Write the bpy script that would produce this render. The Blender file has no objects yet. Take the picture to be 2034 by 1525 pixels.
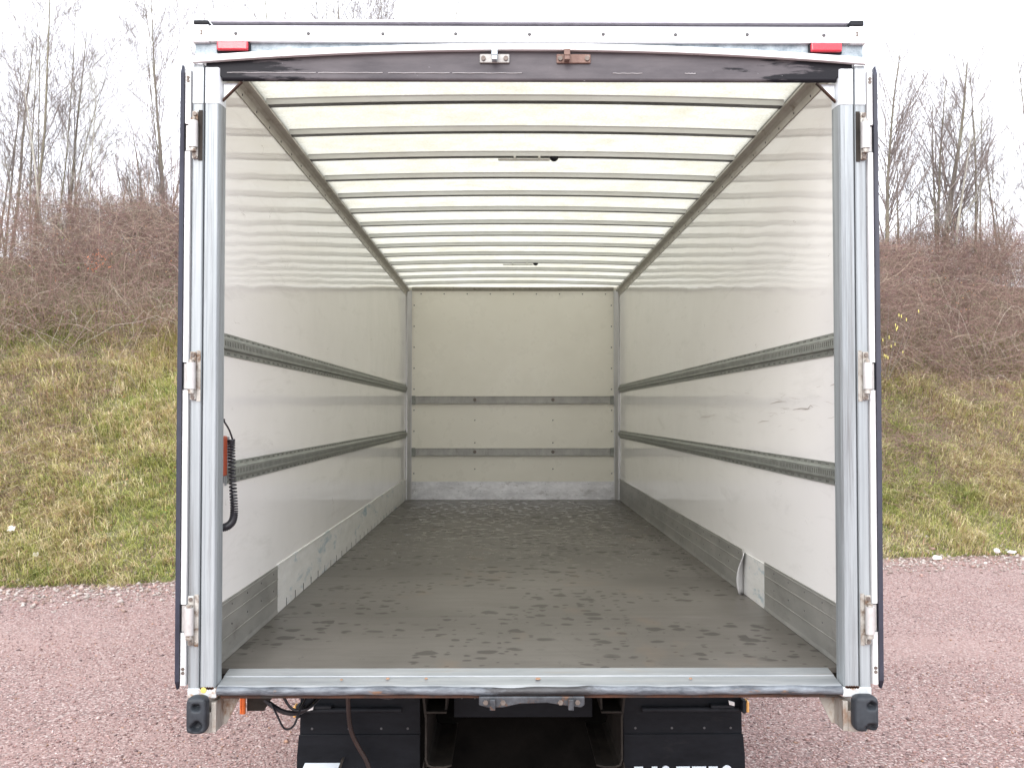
import bpy, bmesh, math, random
import numpy as np
from mathutils import Vector, Matrix
R = math.radians
random.seed(7)
rng = np.random.default_rng(11)
scene = bpy.context.scene
COL = scene.collection
F = 1.10                       # height of the load floor above the gravel

# ------------------------------------------------------------------ camera
cam_d = bpy.data.cameras.new('camera')
cam = bpy.data.objects.new('camera', cam_d)
COL.objects.link(cam)
cam.location = (-0.095, 0.0, F + 0.977)
cam.rotation_euler = (R(90 + 1.6145), 0, R(-0.4211))
cam_d.sensor_width = 36.0
cam_d.lens = 36.0 * 2040.0 / 2034.0
cam_d.clip_start = 0.05
cam_d.clip_end = 1500
scene.camera = cam

# ------------------------------------------------------------------ sky, sun, exposure
world = bpy.data.worlds.new('World')
scene.world = world
world.use_nodes = True
wn = world.node_tree
wn.nodes.clear()
w_out = wn.nodes.new('ShaderNodeOutputWorld')
w_bg = wn.nodes.new('ShaderNodeBackground')
w_sky = wn.nodes.new('ShaderNodeTexSky')
w_sky.sky_type = 'NISHITA'
w_sky.sun_disc = False
w_sky.sun_elevation = R(33)
w_sky.sun_rotation = R(192)
w_sky.dust_density = 3.0
w_mix = wn.nodes.new('ShaderNodeMixRGB')          # overcast: the cloud sheet covers nearly all of the blue
w_mix.inputs[0].default_value = 0.85
w_mix.inputs[2].default_value = (10.8, 11.1, 11.9, 1)
wn.links.new(w_sky.outputs[0], w_mix.inputs[1])
wn.links.new(w_mix.outputs[0], w_bg.inputs[0])
w_bg.inputs[1].default_value = 0.10
wn.links.new(w_bg.outputs[0], w_out.inputs[0])
sun_d = bpy.data.lights.new('sun', 'SUN')
sun_d.energy = 1.15
sun_d.angle = R(38)
sun_d.color = (1.0, 0.97, 0.93)
sun = bpy.data.objects.new('sun', sun_d)
COL.objects.link(sun)
sun.location = (-5, -10, 20)
sun.rotation_euler = (R(57), 0, R(-12))
scene.view_settings.view_transform = 'Standard'
scene.view_settings.look = 'None'
scene.view_settings.gamma = 1.0
scene.view_settings.use_curve_mapping = False
scene.view_settings.exposure = 1.31
scene.render.engine = 'CYCLES'
cy = scene.cycles
cy.use_denoising = True
cy.max_bounces = 12
cy.diffuse_bounces = 8
cy.glossy_bounces = 4
cy.transmission_bounces = 8
cy.caustics_reflective = False
cy.caustics_refractive = False

# ------------------------------------------------------------------ materials
def newmat(name):
    m = bpy.data.materials.new(name)
    m.use_nodes = True
    nt = m.node_tree
    return m, nt, nt.nodes['Principled BSDF']

def N(nt, t, **kw):
    n = nt.nodes.new(t)
    for k, v in kw.items():
        if k.startswith('i_'):
            key = k[2:]
            key = int(key) if key.isdigit() else key.replace('_', ' ')
            n.inputs[key].default_value = v
        else:
            setattr(n, k, v)
    return n

def coords(nt, scale=(1, 1, 1), loc=(0, 0, 0)):
    tc = N(nt, 'ShaderNodeTexCoord')
    mp = N(nt, 'ShaderNodeMapping')
    mp.inputs['Scale'].default_value = scale
    mp.inputs['Location'].default_value = loc
    nt.links.new(tc.outputs['Object'], mp.inputs['Vector'])
    return mp.outputs['Vector']

def noise(nt, scale, detail=4, rough=0.55, stretch=(1, 1, 1), loc=(0, 0, 0), dist=0.0):
    n = N(nt, 'ShaderNodeTexNoise')
    n.inputs['Scale'].default_value = scale
    n.inputs['Detail'].default_value = detail
    n.inputs['Roughness'].default_value = rough
    n.inputs['Distortion'].default_value = dist
    nt.links.new(coords(nt, stretch, loc), n.inputs['Vector'])
    return n.outputs['Fac']

def ramp(nt, fac, p0, p1, c0=(0, 0, 0, 1), c1=(1, 1, 1, 1), inter='LINEAR'):
    r = N(nt, 'ShaderNodeValToRGB')
    r.color_ramp.interpolation = inter
    e = r.color_ramp.elements
    e[0].position = p0; e[0].color = c0
    e[1].position = p1; e[1].color = c1
    nt.links.new(fac, r.inputs[0])
    return r.outputs[0]

def mixc(nt, fac, a, b, mode='MIX'):
    m = N(nt, 'ShaderNodeMixRGB', blend_type=mode)
    for i, v in ((0, fac), (1, a), (2, b)):
        if isinstance(v, (int, float)):
            m.inputs[i].default_value = v
        elif isinstance(v, tuple):
            m.inputs[i].default_value = v if len(v) == 4 else (*v, 1)
        else:
            nt.links.new(v, m.inputs[i])
    return m.outputs[0]

def math_n(nt, op, a, b=0.0):
    m = N(nt, 'ShaderNodeMath', operation=op)
    for i, v in ((0, a), (1, b)):
        if isinstance(v, (int, float)):
            m.inputs[i].default_value = v
        else:
            nt.links.new(v, m.inputs[i])
    return m.outputs[0]

def bump(nt, bsdf, h, strength, dist=0.01):
    b = N(nt, 'ShaderNodeBump')
    b.inputs['Strength'].default_value = strength
    b.inputs['Distance'].default_value = dist
    nt.links.new(h, b.inputs['Height'])
    nt.links.new(b.outputs[0], bsdf.inputs['Normal'])
    return b

def surf(name, c1, c2, rough=0.5, metal=0.0, scale=6.0, stretch=(1, 1, 1), lo=0.35, hi=0.65,
         dirt=None, dirt_lo=0.55, dirt_hi=0.7, dirt_scale=9.0, bmp=0.15, bscale=120.0, rvar=0.15, spec=0.5, ddist=0.4):
    m, nt, b = newmat(name)
    f1 = noise(nt, scale, 6, 0.6, stretch)
    f2 = noise(nt, scale * 6.3, 4, 0.6, stretch, (3, 1, 7))
    f = math_n(nt, 'ADD', math_n(nt, 'MULTIPLY', f1, 0.7), math_n(nt, 'MULTIPLY', f2, 0.3))
    col = mixc(nt, ramp(nt, f, lo, hi), c1, c2)
    if dirt:
        d = noise(nt, dirt_scale, 8, 0.7, stretch, (11, 5, 2), ddist)
        col = mixc(nt, ramp(nt, d, dirt_lo, dirt_hi), col, dirt)
    nt.links.new(col, b.inputs['Base Color'])
    b.inputs['Metallic'].default_value = metal
    b.inputs['Specular IOR Level'].default_value = spec
    r = math_n(nt, 'ADD', math_n(nt, 'MULTIPLY', f2, rvar * 2), rough - rvar)
    nt.links.new(r, b.inputs['Roughness'])
    if bmp:
        bump(nt, b, noise(nt, bscale, 3, 0.5, stretch), bmp, 0.002)
    return m

GALV_V = surf('galvanised_post', (0.24, 0.265, 0.28), (0.38, 0.415, 0.435), 0.46, 0.35, 2.0, (16, 16, 0.45), lo=0.32, hi=0.68,
              dirt=(0.14, 0.14, 0.142), dirt_lo=0.50, dirt_hi=0.72, dirt_scale=1.6, ddist=0.0)
GALV_W = surf('pale_galvanised', (0.62, 0.66, 0.70), (0.78, 0.82, 0.85), 0.5, 0.2, 4.0, (6, 6, 2),
              dirt=(0.30, 0.27, 0.25), dirt_lo=0.62, dirt_hi=0.75, dirt_scale=4)
GALV_H = surf('galvanised_sill', (0.27, 0.295, 0.315), (0.42, 0.44, 0.455), 0.38, 0.5, 3.0, (1.0, 8, 8),
              dirt=(0.36, 0.33, 0.30), dirt_lo=0.56, dirt_hi=0.75, dirt_scale=3)
LIP = surf('worn_steel_lip', (0.030, 0.036, 0.046), (0.13, 0.145, 0.165), 0.5, 0.12, 5.0, (1.6, 5, 5),
           dirt=(0.22, 0.12, 0.07), dirt_lo=0.60, dirt_hi=0.70, dirt_scale=5, lo=0.38, hi=0.6)
WHITE_A = surf('white_aluminium', (0.80, 0.81, 0.83), (0.86, 0.87, 0.88), 0.32, 0.1, 3.0,
               dirt=(0.45, 0.44, 0.46), dirt_lo=0.66, dirt_hi=0.80, dirt_scale=7, bmp=0.05)
ALU = surf('dull_aluminium', (0.26, 0.26, 0.245), (0.40, 0.395, 0.37), 0.42, 0.45, 2.2, (5, 1.2, 3),
           dirt=(0.19, 0.18, 0.165), dirt_lo=0.55, dirt_hi=0.75, dirt_scale=3)
ALU_F = surf('scuffed_front_aluminium', (0.42, 0.42, 0.43), (0.74, 0.74, 0.75), 0.35, 0.4, 5.0, (1, 1, 2),
             dirt=(0.30, 0.29, 0.28), dirt_lo=0.55, dirt_hi=0.7, dirt_scale=6)
ALU_P = surf('plain_aluminium_post', (0.50, 0.50, 0.51), (0.60, 0.60, 0.61), 0.35, 0.5, 3.0, (6, 6, 1), bmp=0.05)
RAIL = surf('grey_track_rail', (0.21, 0.225, 0.205), (0.32, 0.335, 0.31), 0.45, 0.45, 6.0, (3, 1.5, 3),
            dirt=(0.17, 0.165, 0.15), dirt_lo=0.55, dirt_hi=0.72, dirt_scale=9)
BOW = surf('roof_bow_metal', (0.66, 0.68, 0.66), (0.74, 0.76, 0.74), 0.4, 0.25, 5.0, (1, 4, 4),
           dirt=(0.36, 0.34, 0.29), dirt_lo=0.62, dirt_hi=0.75, dirt_scale=12)
CANT = surf('cant_rail_metal', (0.40, 0.375, 0.33), (0.52, 0.50, 0.45), 0.45, 0.35, 6.0, (3, 1, 3),
            dirt=(0.24, 0.20, 0.15), dirt_lo=0.55, dirt_hi=0.72, dirt_scale=8)
BLACKR = surf('black_rubber', (0.012, 0.013, 0.016), (0.024, 0.027, 0.032), 0.6, 0.0, 8.0, spec=0.2,
              dirt=(0.07, 0.07, 0.07), dirt_lo=0.62, dirt_hi=0.8, bmp=0.4, bscale=60)
BUFFER = surf('scuffed_buffer_rubber', (0.018, 0.021, 0.026), (0.036, 0.042, 0.050), 0.55, 0.0, 12.0, spec=0.3,
              dirt=(0.012, 0.012, 0.013), dirt_lo=0.58, dirt_hi=0.72, bmp=0.5, bscale=40)
SEAL = surf('door_seal_rubber', (0.018, 0.020, 0.035), (0.035, 0.038, 0.06), 0.45, 0.0, 5.0, bmp=0.1)
FLAP = surf('mudflap_plastic', (0.006, 0.0075, 0.010), (0.012, 0.014, 0.018), 0.42, 0.0, 4.0, (1, 1, 3),
            dirt=(0.022, 0.022, 0.024), dirt_lo=0.6, dirt_hi=0.8, dirt_scale=5, bmp=0.15, bscale=50, spec=0.15)
CHASSIS = surf('chassis_paint', (0.020, 0.018, 0.016), (0.050, 0.043, 0.037), 0.7, 0.0, 6.0,
               dirt=(0.055, 0.038, 0.03), dirt_lo=0.6, dirt_hi=0.75, bmp=0.3, spec=0.12)
BLACKOUT = surf('blackout_plate_black', (0.004, 0.0038, 0.0035), (0.010, 0.009, 0.008), 0.9, 0, 6, spec=0.05)  # near-black, stands in for deep shade on the added plate under the truck
RUST = surf('rust', (0.025, 0.012, 0.009), (0.095, 0.040, 0.022), 0.85, 0.0, 14.0,
            dirt=(0.03, 0.025, 0.022), dirt_lo=0.5, dirt_hi=0.66, bmp=0.6, bscale=80)
BRACKET = surf('stained_bracket_steel', (0.30, 0.28, 0.25), (0.44, 0.42, 0.38), 0.6, 0.2, 6.0, (3, 3, 1.5),
               dirt=(0.20, 0.11, 0.06), dirt_lo=0.50, dirt_hi=0.66, dirt_scale=5)
HINGE = surf('dirty_hinge_steel', (0.28, 0.26, 0.23), (0.50, 0.49, 0.46), 0.5, 0.35, 22.0,
             dirt=(0.13, 0.08, 0.05), dirt_lo=0.48, dirt_hi=0.62, dirt_scale=22)
KNUCKLE = surf('hinge_knuckle_steel', (0.44, 0.43, 0.42), (0.58, 0.575, 0.57), 0.35, 0.3, 12.0,
               dirt=(0.42, 0.36, 0.30), dirt_lo=0.6, dirt_hi=0.85, dirt_scale=8)
BOLT = surf('dark_bolt', (0.10, 0.08, 0.07), (0.20, 0.17, 0.15), 0.55, 0.4, 50.0)
RIVET = surf('grey_rivet', (0.07, 0.07, 0.075), (0.12, 0.12, 0.125), 0.6, 0.3, 50.0, bmp=0)
KEEP = surf('rusty_keeper', (0.15, 0.09, 0.075), (0.26, 0.17, 0.14), 0.7, 0.1, 30.0,
            dirt=(0.40, 0.36, 0.32), dirt_lo=0.6, dirt_hi=0.68, dirt_scale=30)
KEEPG = surf('grey_keeper', (0.28, 0.27, 0.26), (0.40, 0.40, 0.39), 0.5, 0.3, 30.0,
             dirt=(0.18, 0.11, 0.07), dirt_lo=0.6, dirt_hi=0.7, dirt_scale=20)
KEEPB = surf('blue_grey_latch', (0.42, 0.50, 0.55), (0.52, 0.60, 0.65), 0.4, 0.2, 30.0)
DARKH = surf('dark_hole', (0.06, 0.06, 0.055), (0.09, 0.09, 0.08), 0.8, 0, 40, bmp=0)
SLEEVE = surf('white_mudflap_print', (0.60, 0.68, 0.74), (0.68, 0.76, 0.82), 0.5, 0, 10, bmp=0.05)
ORANGE = surf('orange_plastic', (0.75, 0.16, 0.03), (0.85, 0.22, 0.05), 0.3, 0, 10, bmp=0)
AMBER = surf('amber_lens', (0.80, 0.42, 0.12), (0.9, 0.52, 0.18), 0.25, 0, 10, bmp=0)
REDBOX = surf('red_control_plastic', (0.30, 0.055, 0.022), (0.40, 0.08, 0.035), 0.4, 0, 10)
GREYP = surf('grey_plastic', (0.16, 0.16, 0.19), (0.22, 0.22, 0.25), 0.45, 0, 10)
LAMPW = surf('clear_lamp_plastic', (0.62, 0.63, 0.58), (0.70, 0.71, 0.66), 0.3, 0, 10, bmp=0)
HOSE = surf('brown_hose', (0.022, 0.012, 0.010), (0.05, 0.026, 0.02), 0.6, 0, 10)
CABLE = surf('black_cable', (0.014, 0.014, 0.018), (0.024, 0.024, 0.03), 0.38, 0, 10, bmp=0)
STICK = surf('yellow_paint_spot', (0.50, 0.42, 0.10), (0.55, 0.46, 0.15), 0.6, 0, 30)

def header_material():
    m, nt, b = newmat('header_plate_paint')
    base = mixc(nt, ramp(nt, noise(nt, 3.5, 6, 0.6, (1, 1, 4)), 0.35, 0.65), (0.074, 0.069, 0.077), (0.122, 0.113, 0.122))
    tc = N(nt, 'ShaderNodeTexCoord'); sp = N(nt, 'ShaderNodeSeparateXYZ')
    nt.links.new(tc.outputs['Object'], sp.inputs[0])
    ax = math_n(nt, 'ABSOLUTE', sp.outputs[0])
    # remains of black paint towards both ends, with ragged edges
    edge = math_n(nt, 'ADD', math_n(nt, 'MULTIPLY', ax, 0.55), math_n(nt, 'MULTIPLY', noise(nt, 5, 8, 0.7, (0.7, 1, 6)), 0.9))
    base = mixc(nt, ramp(nt, edge, 0.94, 1.04), base, (0.010, 0.010, 0.014))
    chips = noise(nt, 30, 4, 0.7, (0.6, 1, 2.5), (4, 4, 1))
    base = mixc(nt, ramp(nt, chips, 0.70, 0.74), base, (0.5, 0.52, 0.55))
    nt.links.new(base, b.inputs['Base Color'])
    b.inputs['Roughness'].default_value = 0.55
    b.inputs['Specular IOR Level'].default_value = 0.2
    bump(nt, b, noise(nt, 40, 4, 0.6), 0.2, 0.003)
    return m
HEADER = header_material()

def lens_material():
    m, nt, b = newmat('red_reflector_lens')
    v = N(nt, 'ShaderNodeTexVoronoi'); v.inputs['Scale'].default_value = 260
    nt.links.new(coords(nt), v.inputs['Vector'])
    nt.links.new(mixc(nt, v.outputs['Distance'], (0.50, 0.018, 0.035), (0.62, 0.035, 0.06)), b.inputs['Base Color'])
    b.inputs['Roughness'].default_value = 0.2
    b.inputs['Coat Weight'].default_value = 0.5
    bump(nt, b, v.outputs['Distance'], 0.3, 0.001)
    return m
LENS = lens_material()

def wall_material():
    m, nt, b = newmat('white_glass_fibre_wall')
    base = mixc(nt, ramp(nt, noise(nt, 0.9, 5, 0.6), 0.35, 0.7), (0.91, 0.90, 0.88), (0.87, 0.86, 0.84))
    smear = noise(nt, 5.0, 7, 0.75, (1, 0.25, 1.6), (2, 8, 3), 0.6)
    base = mixc(nt, math_n(nt, 'MULTIPLY', ramp(nt, smear, 0.55, 0.78), 0.35), base, (0.50, 0.49, 0.46))
    # hairline scuffs: contour lines of a stretched noise, kept only in patches
    ln = noise(nt, 2.2, 3, 0.6, (1, 0.7, 3.0), (5, 3, 9), 1.2)
    d = math_n(nt, 'ABSOLUTE', math_n(nt, 'SUBTRACT', ln, 0.52))
    line = math_n(nt, 'LESS_THAN', d, 0.0012)
    keep = ramp(nt, noise(nt, 3.4, 3, 0.6, (1, 1, 1.5), (7, 7, 0)), 0.615, 0.64)
    base = mixc(nt, math_n(nt, 'MULTIPLY', math_n(nt, 'MULTIPLY', line, keep), 0.75), base, (0.20, 0.16, 0.14))
    specks = ramp(nt, noise(nt, 60, 2, 0.5, (1, 0.8, 1)), 0.78, 0.80)
    base = mixc(nt, math_n(nt, 'MULTIPLY', specks, 0.5), base, (0.3, 0.28, 0.25))
    nt.links.new(base, b.inputs['Base Color'])
    r = math_n(nt, 'ADD', math_n(nt, 'MULTIPLY', noise(nt, 3, 5, 0.6), 0.09), 0.02)
    nt.links.new(r, b.inputs['Roughness'])
    b.inputs['Specular IOR Level'].default_value = 0.42
    h = math_n(nt, 'ADD', noise(nt, 1.6, 3, 0.5, (1, 0.55, 1.0)), math_n(nt, 'MULTIPLY', noise(nt, 9, 2, 0.5, (1, 0.35, 0.5)), 0.10))
    bump(nt, b, h, 0.5, 0.011)
    return m
WALL = wall_material()
FRONT = surf('cream_front_panel', (0.87, 0.85, 0.77), (0.83, 0.81, 0.73), 0.3, 0, 1.2,
             dirt=(0.55, 0.52, 0.46), dirt_lo=0.70, dirt_hi=0.95, dirt_scale=3, bmp=0.05, bscale=20)
STRIP = surf('worn_white_base_strip', (0.66, 0.66, 0.63), (0.80, 0.80, 0.78), 0.45, 0.1, 7.0, (1, 0.6, 2),
             dirt=(0.30, 0.42, 0.48), dirt_lo=0.56, dirt_hi=0.68, dirt_scale=4.5)
OUTSIDE = surf('outer_side_paint', (0.60, 0.62, 0.64), (0.68, 0.70, 0.72), 0.35, 0, 2)

def roof_material():
    m, nt, b = newmat('translucent_roof_sheet')
    nt.nodes.remove(b)
    out = nt.nodes['Material Output']
    dirt = noise(nt, 7, 8, 0.7, (1, 1, 1))
    fib = noise(nt, 90, 4, 0.7, (1, 1, 1))
    big = noise(nt, 1.3, 5, 0.6, (1, 0.6, 1), (3, 3, 3))
    # grime gathers along the two side rails
    tc = N(nt, 'ShaderNodeTexCoord'); sp = N(nt, 'ShaderNodeSeparateXYZ')
    nt.links.new(tc.outputs['Object'], sp.inputs[0])
    ax = math_n(nt, 'ABSOLUTE', sp.outputs[0])
    side = math_n(nt, 'ADD', ax, math_n(nt, 'MULTIPLY', dirt, 0.35))
    col = mixc(nt, ramp(nt, fib, 0.42, 0.58), (0.47, 0.46, 0.395), (0.585, 0.575, 0.51))
    col = mixc(nt, math_n(nt, 'MULTIPLY', ramp(nt, dirt, 0.44, 0.68), 0.5), col, (0.37, 0.34, 0.235))
    col = mixc(nt, math_n(nt, 'MULTIPLY', ramp(nt, big, 0.42, 0.62), 0.32), col, (0.42, 0.395, 0.30))
    col = mixc(nt, math_n(nt, 'MULTIPLY', ramp(nt, side, 1.26, 1.42), 0.75), col, (0.42, 0.33, 0.18))
    tr = N(nt, 'ShaderNodeBsdfTranslucent'); df = N(nt, 'ShaderNodeBsdfDiffuse')
    nt.links.new(col, tr.inputs[0]); nt.links.new(mixc(nt, 1.0, col, (0.85, 0.85, 0.85), 'MULTIPLY'), df.inputs[0])
    mx = N(nt, 'ShaderNodeMixShader'); mx.inputs[0].default_value = 0.26
    nt.links.new(tr.outputs[0], mx.inputs[1]); nt.links.new(df.outputs[0], mx.inputs[2])
    nt.links.new(mx.outputs[0], out.inputs[0])
    return m
ROOF = roof_material()

def floor_material():
    m, nt, b = newmat('worn_load_floor')
    base = mixc(nt, ramp(nt, noise(nt, 1.1, 6, 0.6, (1, 1, 1)), 0.32, 0.68), (0.074, 0.068, 0.059), (0.130, 0.120, 0.107))
    grain = noise(nt, 3, 6, 0.7, (1.2, 6, 1))
    base = mixc(nt, math_n(nt, 'MULTIPLY', ramp(nt, grain, 0.42, 0.68), 0.40), base, (0.050, 0.043, 0.037))
    # drops of water and old stains
    tc = N(nt, 'ShaderNodeTexCoord'); sp = N(nt, 'ShaderNodeSeparateXYZ')
    nt.links.new(tc.outputs['Object'], sp.inputs[0])
    masks = []
    for sc, loc, lo in ((8.0, (0, 0, 0), 0.28), (15.0, (4, 2, 0), 0.26)):
        v = N(nt, 'ShaderNodeTexVoronoi'); v.voronoi_dimensions = '2D'; v.inputs['Scale'].default_value = sc
        v.inputs['Randomness'].default_value = 1.0
        wob = N(nt, 'ShaderNodeTexNoise'); wob.inputs['Scale'].default_value = 9
        vec = coords(nt, (1.0, 1.05, 0), loc)
        nt.links.new(vec, wob.inputs['Vector'])
        ad = N(nt, 'ShaderNodeMixRGB', blend_type='ADD'); ad.inputs[0].default_value = 0.07
        nt.links.new(vec, ad.inputs[1]); nt.links.new(wob.outputs['Color'], ad.inputs[2])
        nt.links.new(ad.outputs[0], v.inputs['Vector'])
        sel = N(nt, 'ShaderNodeSeparateXYZ'); nt.links.new(v.outputs['Color'], sel.inputs[0])
        size = math_n(nt, 'MULTIPLY', math_n(nt, 'SUBTRACT', sel.outputs[0], 0.38), lo * 2.25)
        masks.append(ramp(nt, math_n(nt, 'SUBTRACT', size, v.outputs['Distance']), 0.0, 0.09))
    spots = math_n(nt, 'MAXIMUM', masks[0], masks[1])
    region = math_n(nt, 'ADD', noise(nt, 1.5, 4, 0.6, (1, 0.8, 1), (1.7, 0.4, 0)),
                    math_n(nt, 'MULTIPLY', sp.outputs[0], 0.05))
    spots = math_n(nt, 'MULTIPLY', spots, ramp(nt, region, 0.45, 0.50))
    base = mixc(nt, math_n(nt, 'MULTIPLY', spots, 0.74), base, (0.028, 0.024, 0.021))
    # ochre mud smears near the rear corners
    mud = ramp(nt, noise(nt, 2.4, 5, 0.6, (1.6, 0.8, 1), (8.3, 3.1, 0)), 0.60, 0.76)
    base = mixc(nt, math_n(nt, 'MULTIPLY', mud, 0.45), base, (0.16, 0.110, 0.072))
    # dark scratches
    ln = noise(nt, 1.3, 4, 0.6, (2.2, 0.8, 1), (5, 3, 9), 1.0)
    line = math_n(nt, 'LESS_THAN', math_n(nt, 'ABSOLUTE', math_n(nt, 'SUBTRACT', ln, 0.5)), 0.0016)
    keep = ramp(nt, noise(nt, 2.2, 3, 0.6, (1, 1, 1), (2, 9, 0)), 0.53, 0.57)
    base = mixc(nt, math_n(nt, 'MULTIPLY', math_n(nt, 'MULTIPLY', line, keep), 0.6), base, (0.025, 0.022, 0.02))
    nt.links.new(base, b.inputs['Base Color'])
    wet = ramp(nt, noise(nt, 11, 5, 0.7, (1, 0.8, 1), (6, 6, 0), 0.3), 0.54, 0.62)
    wet = math_n(nt, 'MULTIPLY', wet, ramp(nt, math_n(nt, 'MULTIPLY', sp.outputs[1], 0.1), 0.62, 0.80))
    r = mixc(nt, wet, (0.38,) * 3, (0.10,) * 3)
    nt.links.new(mixc(nt, spots, r, (0.48,) * 3), b.inputs['Roughness'])
    b.inputs['Specular IOR Level'].default_value = 0.35
    bump(nt, b, noise(nt, 60, 5, 0.6, (1, 1.5, 1)), 0.12, 0.001)
    return m
FLOOR = floor_material()

def gravel_material():
    m, nt, b = newmat('pink_gravel')
    vec = coords(nt)
    v = N(nt, 'ShaderNodeTexVoronoi'); v.inputs['Scale'].default_value = 56
    nt.links.new(vec, v.inputs['Vector'])
    cr = N(nt, 'ShaderNodeValToRGB')
    cr.color_ramp.interpolation = 'CONSTANT'
    e = cr.color_ramp.elements
    cols = [(0.0, (0.26, 0.165, 0.15)), (0.18, (0.36, 0.245, 0.225)), (0.36, (0.25, 0.165, 0.15)), (0.52, (0.43, 0.33, 0.31)),
            (0.68, (0.33, 0.215, 0.20)), (0.84, (0.50, 0.42, 0.39)), (0.95, (0.17, 0.12, 0.115))]
    e[0].position, e[0].color = 0.0, (*cols[0][1], 1)
    e[1].position, e[1].color = cols[1][0], (*cols[1][1], 1)
    for p, c in cols[2:]:
        x = e.new(p); x.color = (*c, 1)
    sx = N(nt, 'ShaderNodeSeparateXYZ'); nt.links.new(v.outputs['Color'], sx.inputs[0])
    nt.links.new(sx.outputs[0], cr.inputs[0])
    gap = ramp(nt, v.outputs['Distance'], 0.35, 0.75)
    base = mixc(nt, math_n(nt, 'MULTIPLY', gap, 0.55), cr.outputs[0], (0.10, 0.070, 0.062))
    worn = ramp(nt, noise(nt, 0.6, 6, 0.65, (0.45, 1, 1)), 0.44, 0.60)
    base = mixc(nt, math_n(nt, 'MULTIPLY', worn, 0.45), base, (0.36, 0.255, 0.23))
    base = mixc(nt, 1.0, base, (0.93, 0.90, 0.895), 'MULTIPLY')
    nt.links.new(base, b.inputs['Base Color'])
    b.inputs['Roughness'].default_value = 0.85
    inv = math_n(nt, 'SUBTRACT', 1.0, v.outputs['Distance'])
    bump(nt, b, inv, 0.8, 0.010)
    return m
GRAVEL = gravel_material()

def attr_material(name, rough=0.8, mul=1.0, transl=0.0):  # transl: light passing through thin blades
    m, nt, b = newmat(name)
    a = N(nt, 'ShaderNodeAttribute'); a.attribute_name = 'Col'
    col = mixc(nt, 1.0, a.outputs['Color'], (mul, mul, mul), 'MULTIPLY')
    f = noise(nt, 14, 3, 0.6)
    col = mixc(nt, 1.0, col, ramp(nt, f, 0.3, 0.7, (0.8, 0.8, 0.8, 1), (1.15, 1.15, 1.15, 1)), 'MULTIPLY')
    nt.links.new(col, b.inputs['Base Color'])
    b.inputs['Roughness'].default_value = rough
    b.inputs['Specular IOR Level'].default_value = 0.2
    if transl:
        tr = N(nt, 'ShaderNodeBsdfTranslucent'); nt.links.new(col, tr.inputs[0])
        mx = N(nt, 'ShaderNodeMixShader'); mx.inputs[0].default_value = transl
        nt.links.new(b.outputs[0], mx.inputs[1]); nt.links.new(tr.outputs[0], mx.inputs[2])
        nt.links.new(mx.outputs[0], nt.nodes['Material Output'].inputs[0])
    return m
GRASS = attr_material('grass_blades', mul=1.85, transl=0.4)
STEM = attr_material('bramble_stems', mul=0.95)
STONE = attr_material('loose_stones', 0.85, mul=0.9)

def bank_material():
    m, nt, b = newmat('bank_soil_and_moss')
    base = mixc(nt, ramp(nt, noise(nt, 1.2, 6, 0.65), 0.38, 0.62), (0.15, 0.125, 0.075), (0.15, 0.17, 0.055))
    base = mixc(nt, ramp(nt, noise(nt, 7, 6, 0.7), 0.45, 0.7), base, (0.24, 0.18, 0.12))
    nt.links.new(base, b.inputs['Base Color'])
    b.inputs['Roughness'].default_value = 0.9
    bump(nt, b, noise(nt, 12, 6, 0.7), 0.8, 0.05)
    return m
BANK = bank_material()

def bark_material(name, c1, c2):
    return surf(name, c1, c2, 0.85, 0, 5, (1, 1, 0.4), bmp=0.4, bscale=30, spec=0.15)
BARK = bark_material('grey_green_bark', (0.17, 0.16, 0.125), (0.26, 0.245, 0.18))
BARKP = bark_material('pale_bark', (0.34, 0.33, 0.28), (0.46, 0.45, 0.40))
TWIG = bark_material('purple_brown_twigs', (0.20, 0.17, 0.165), (0.30, 0.26, 0.24))

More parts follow.
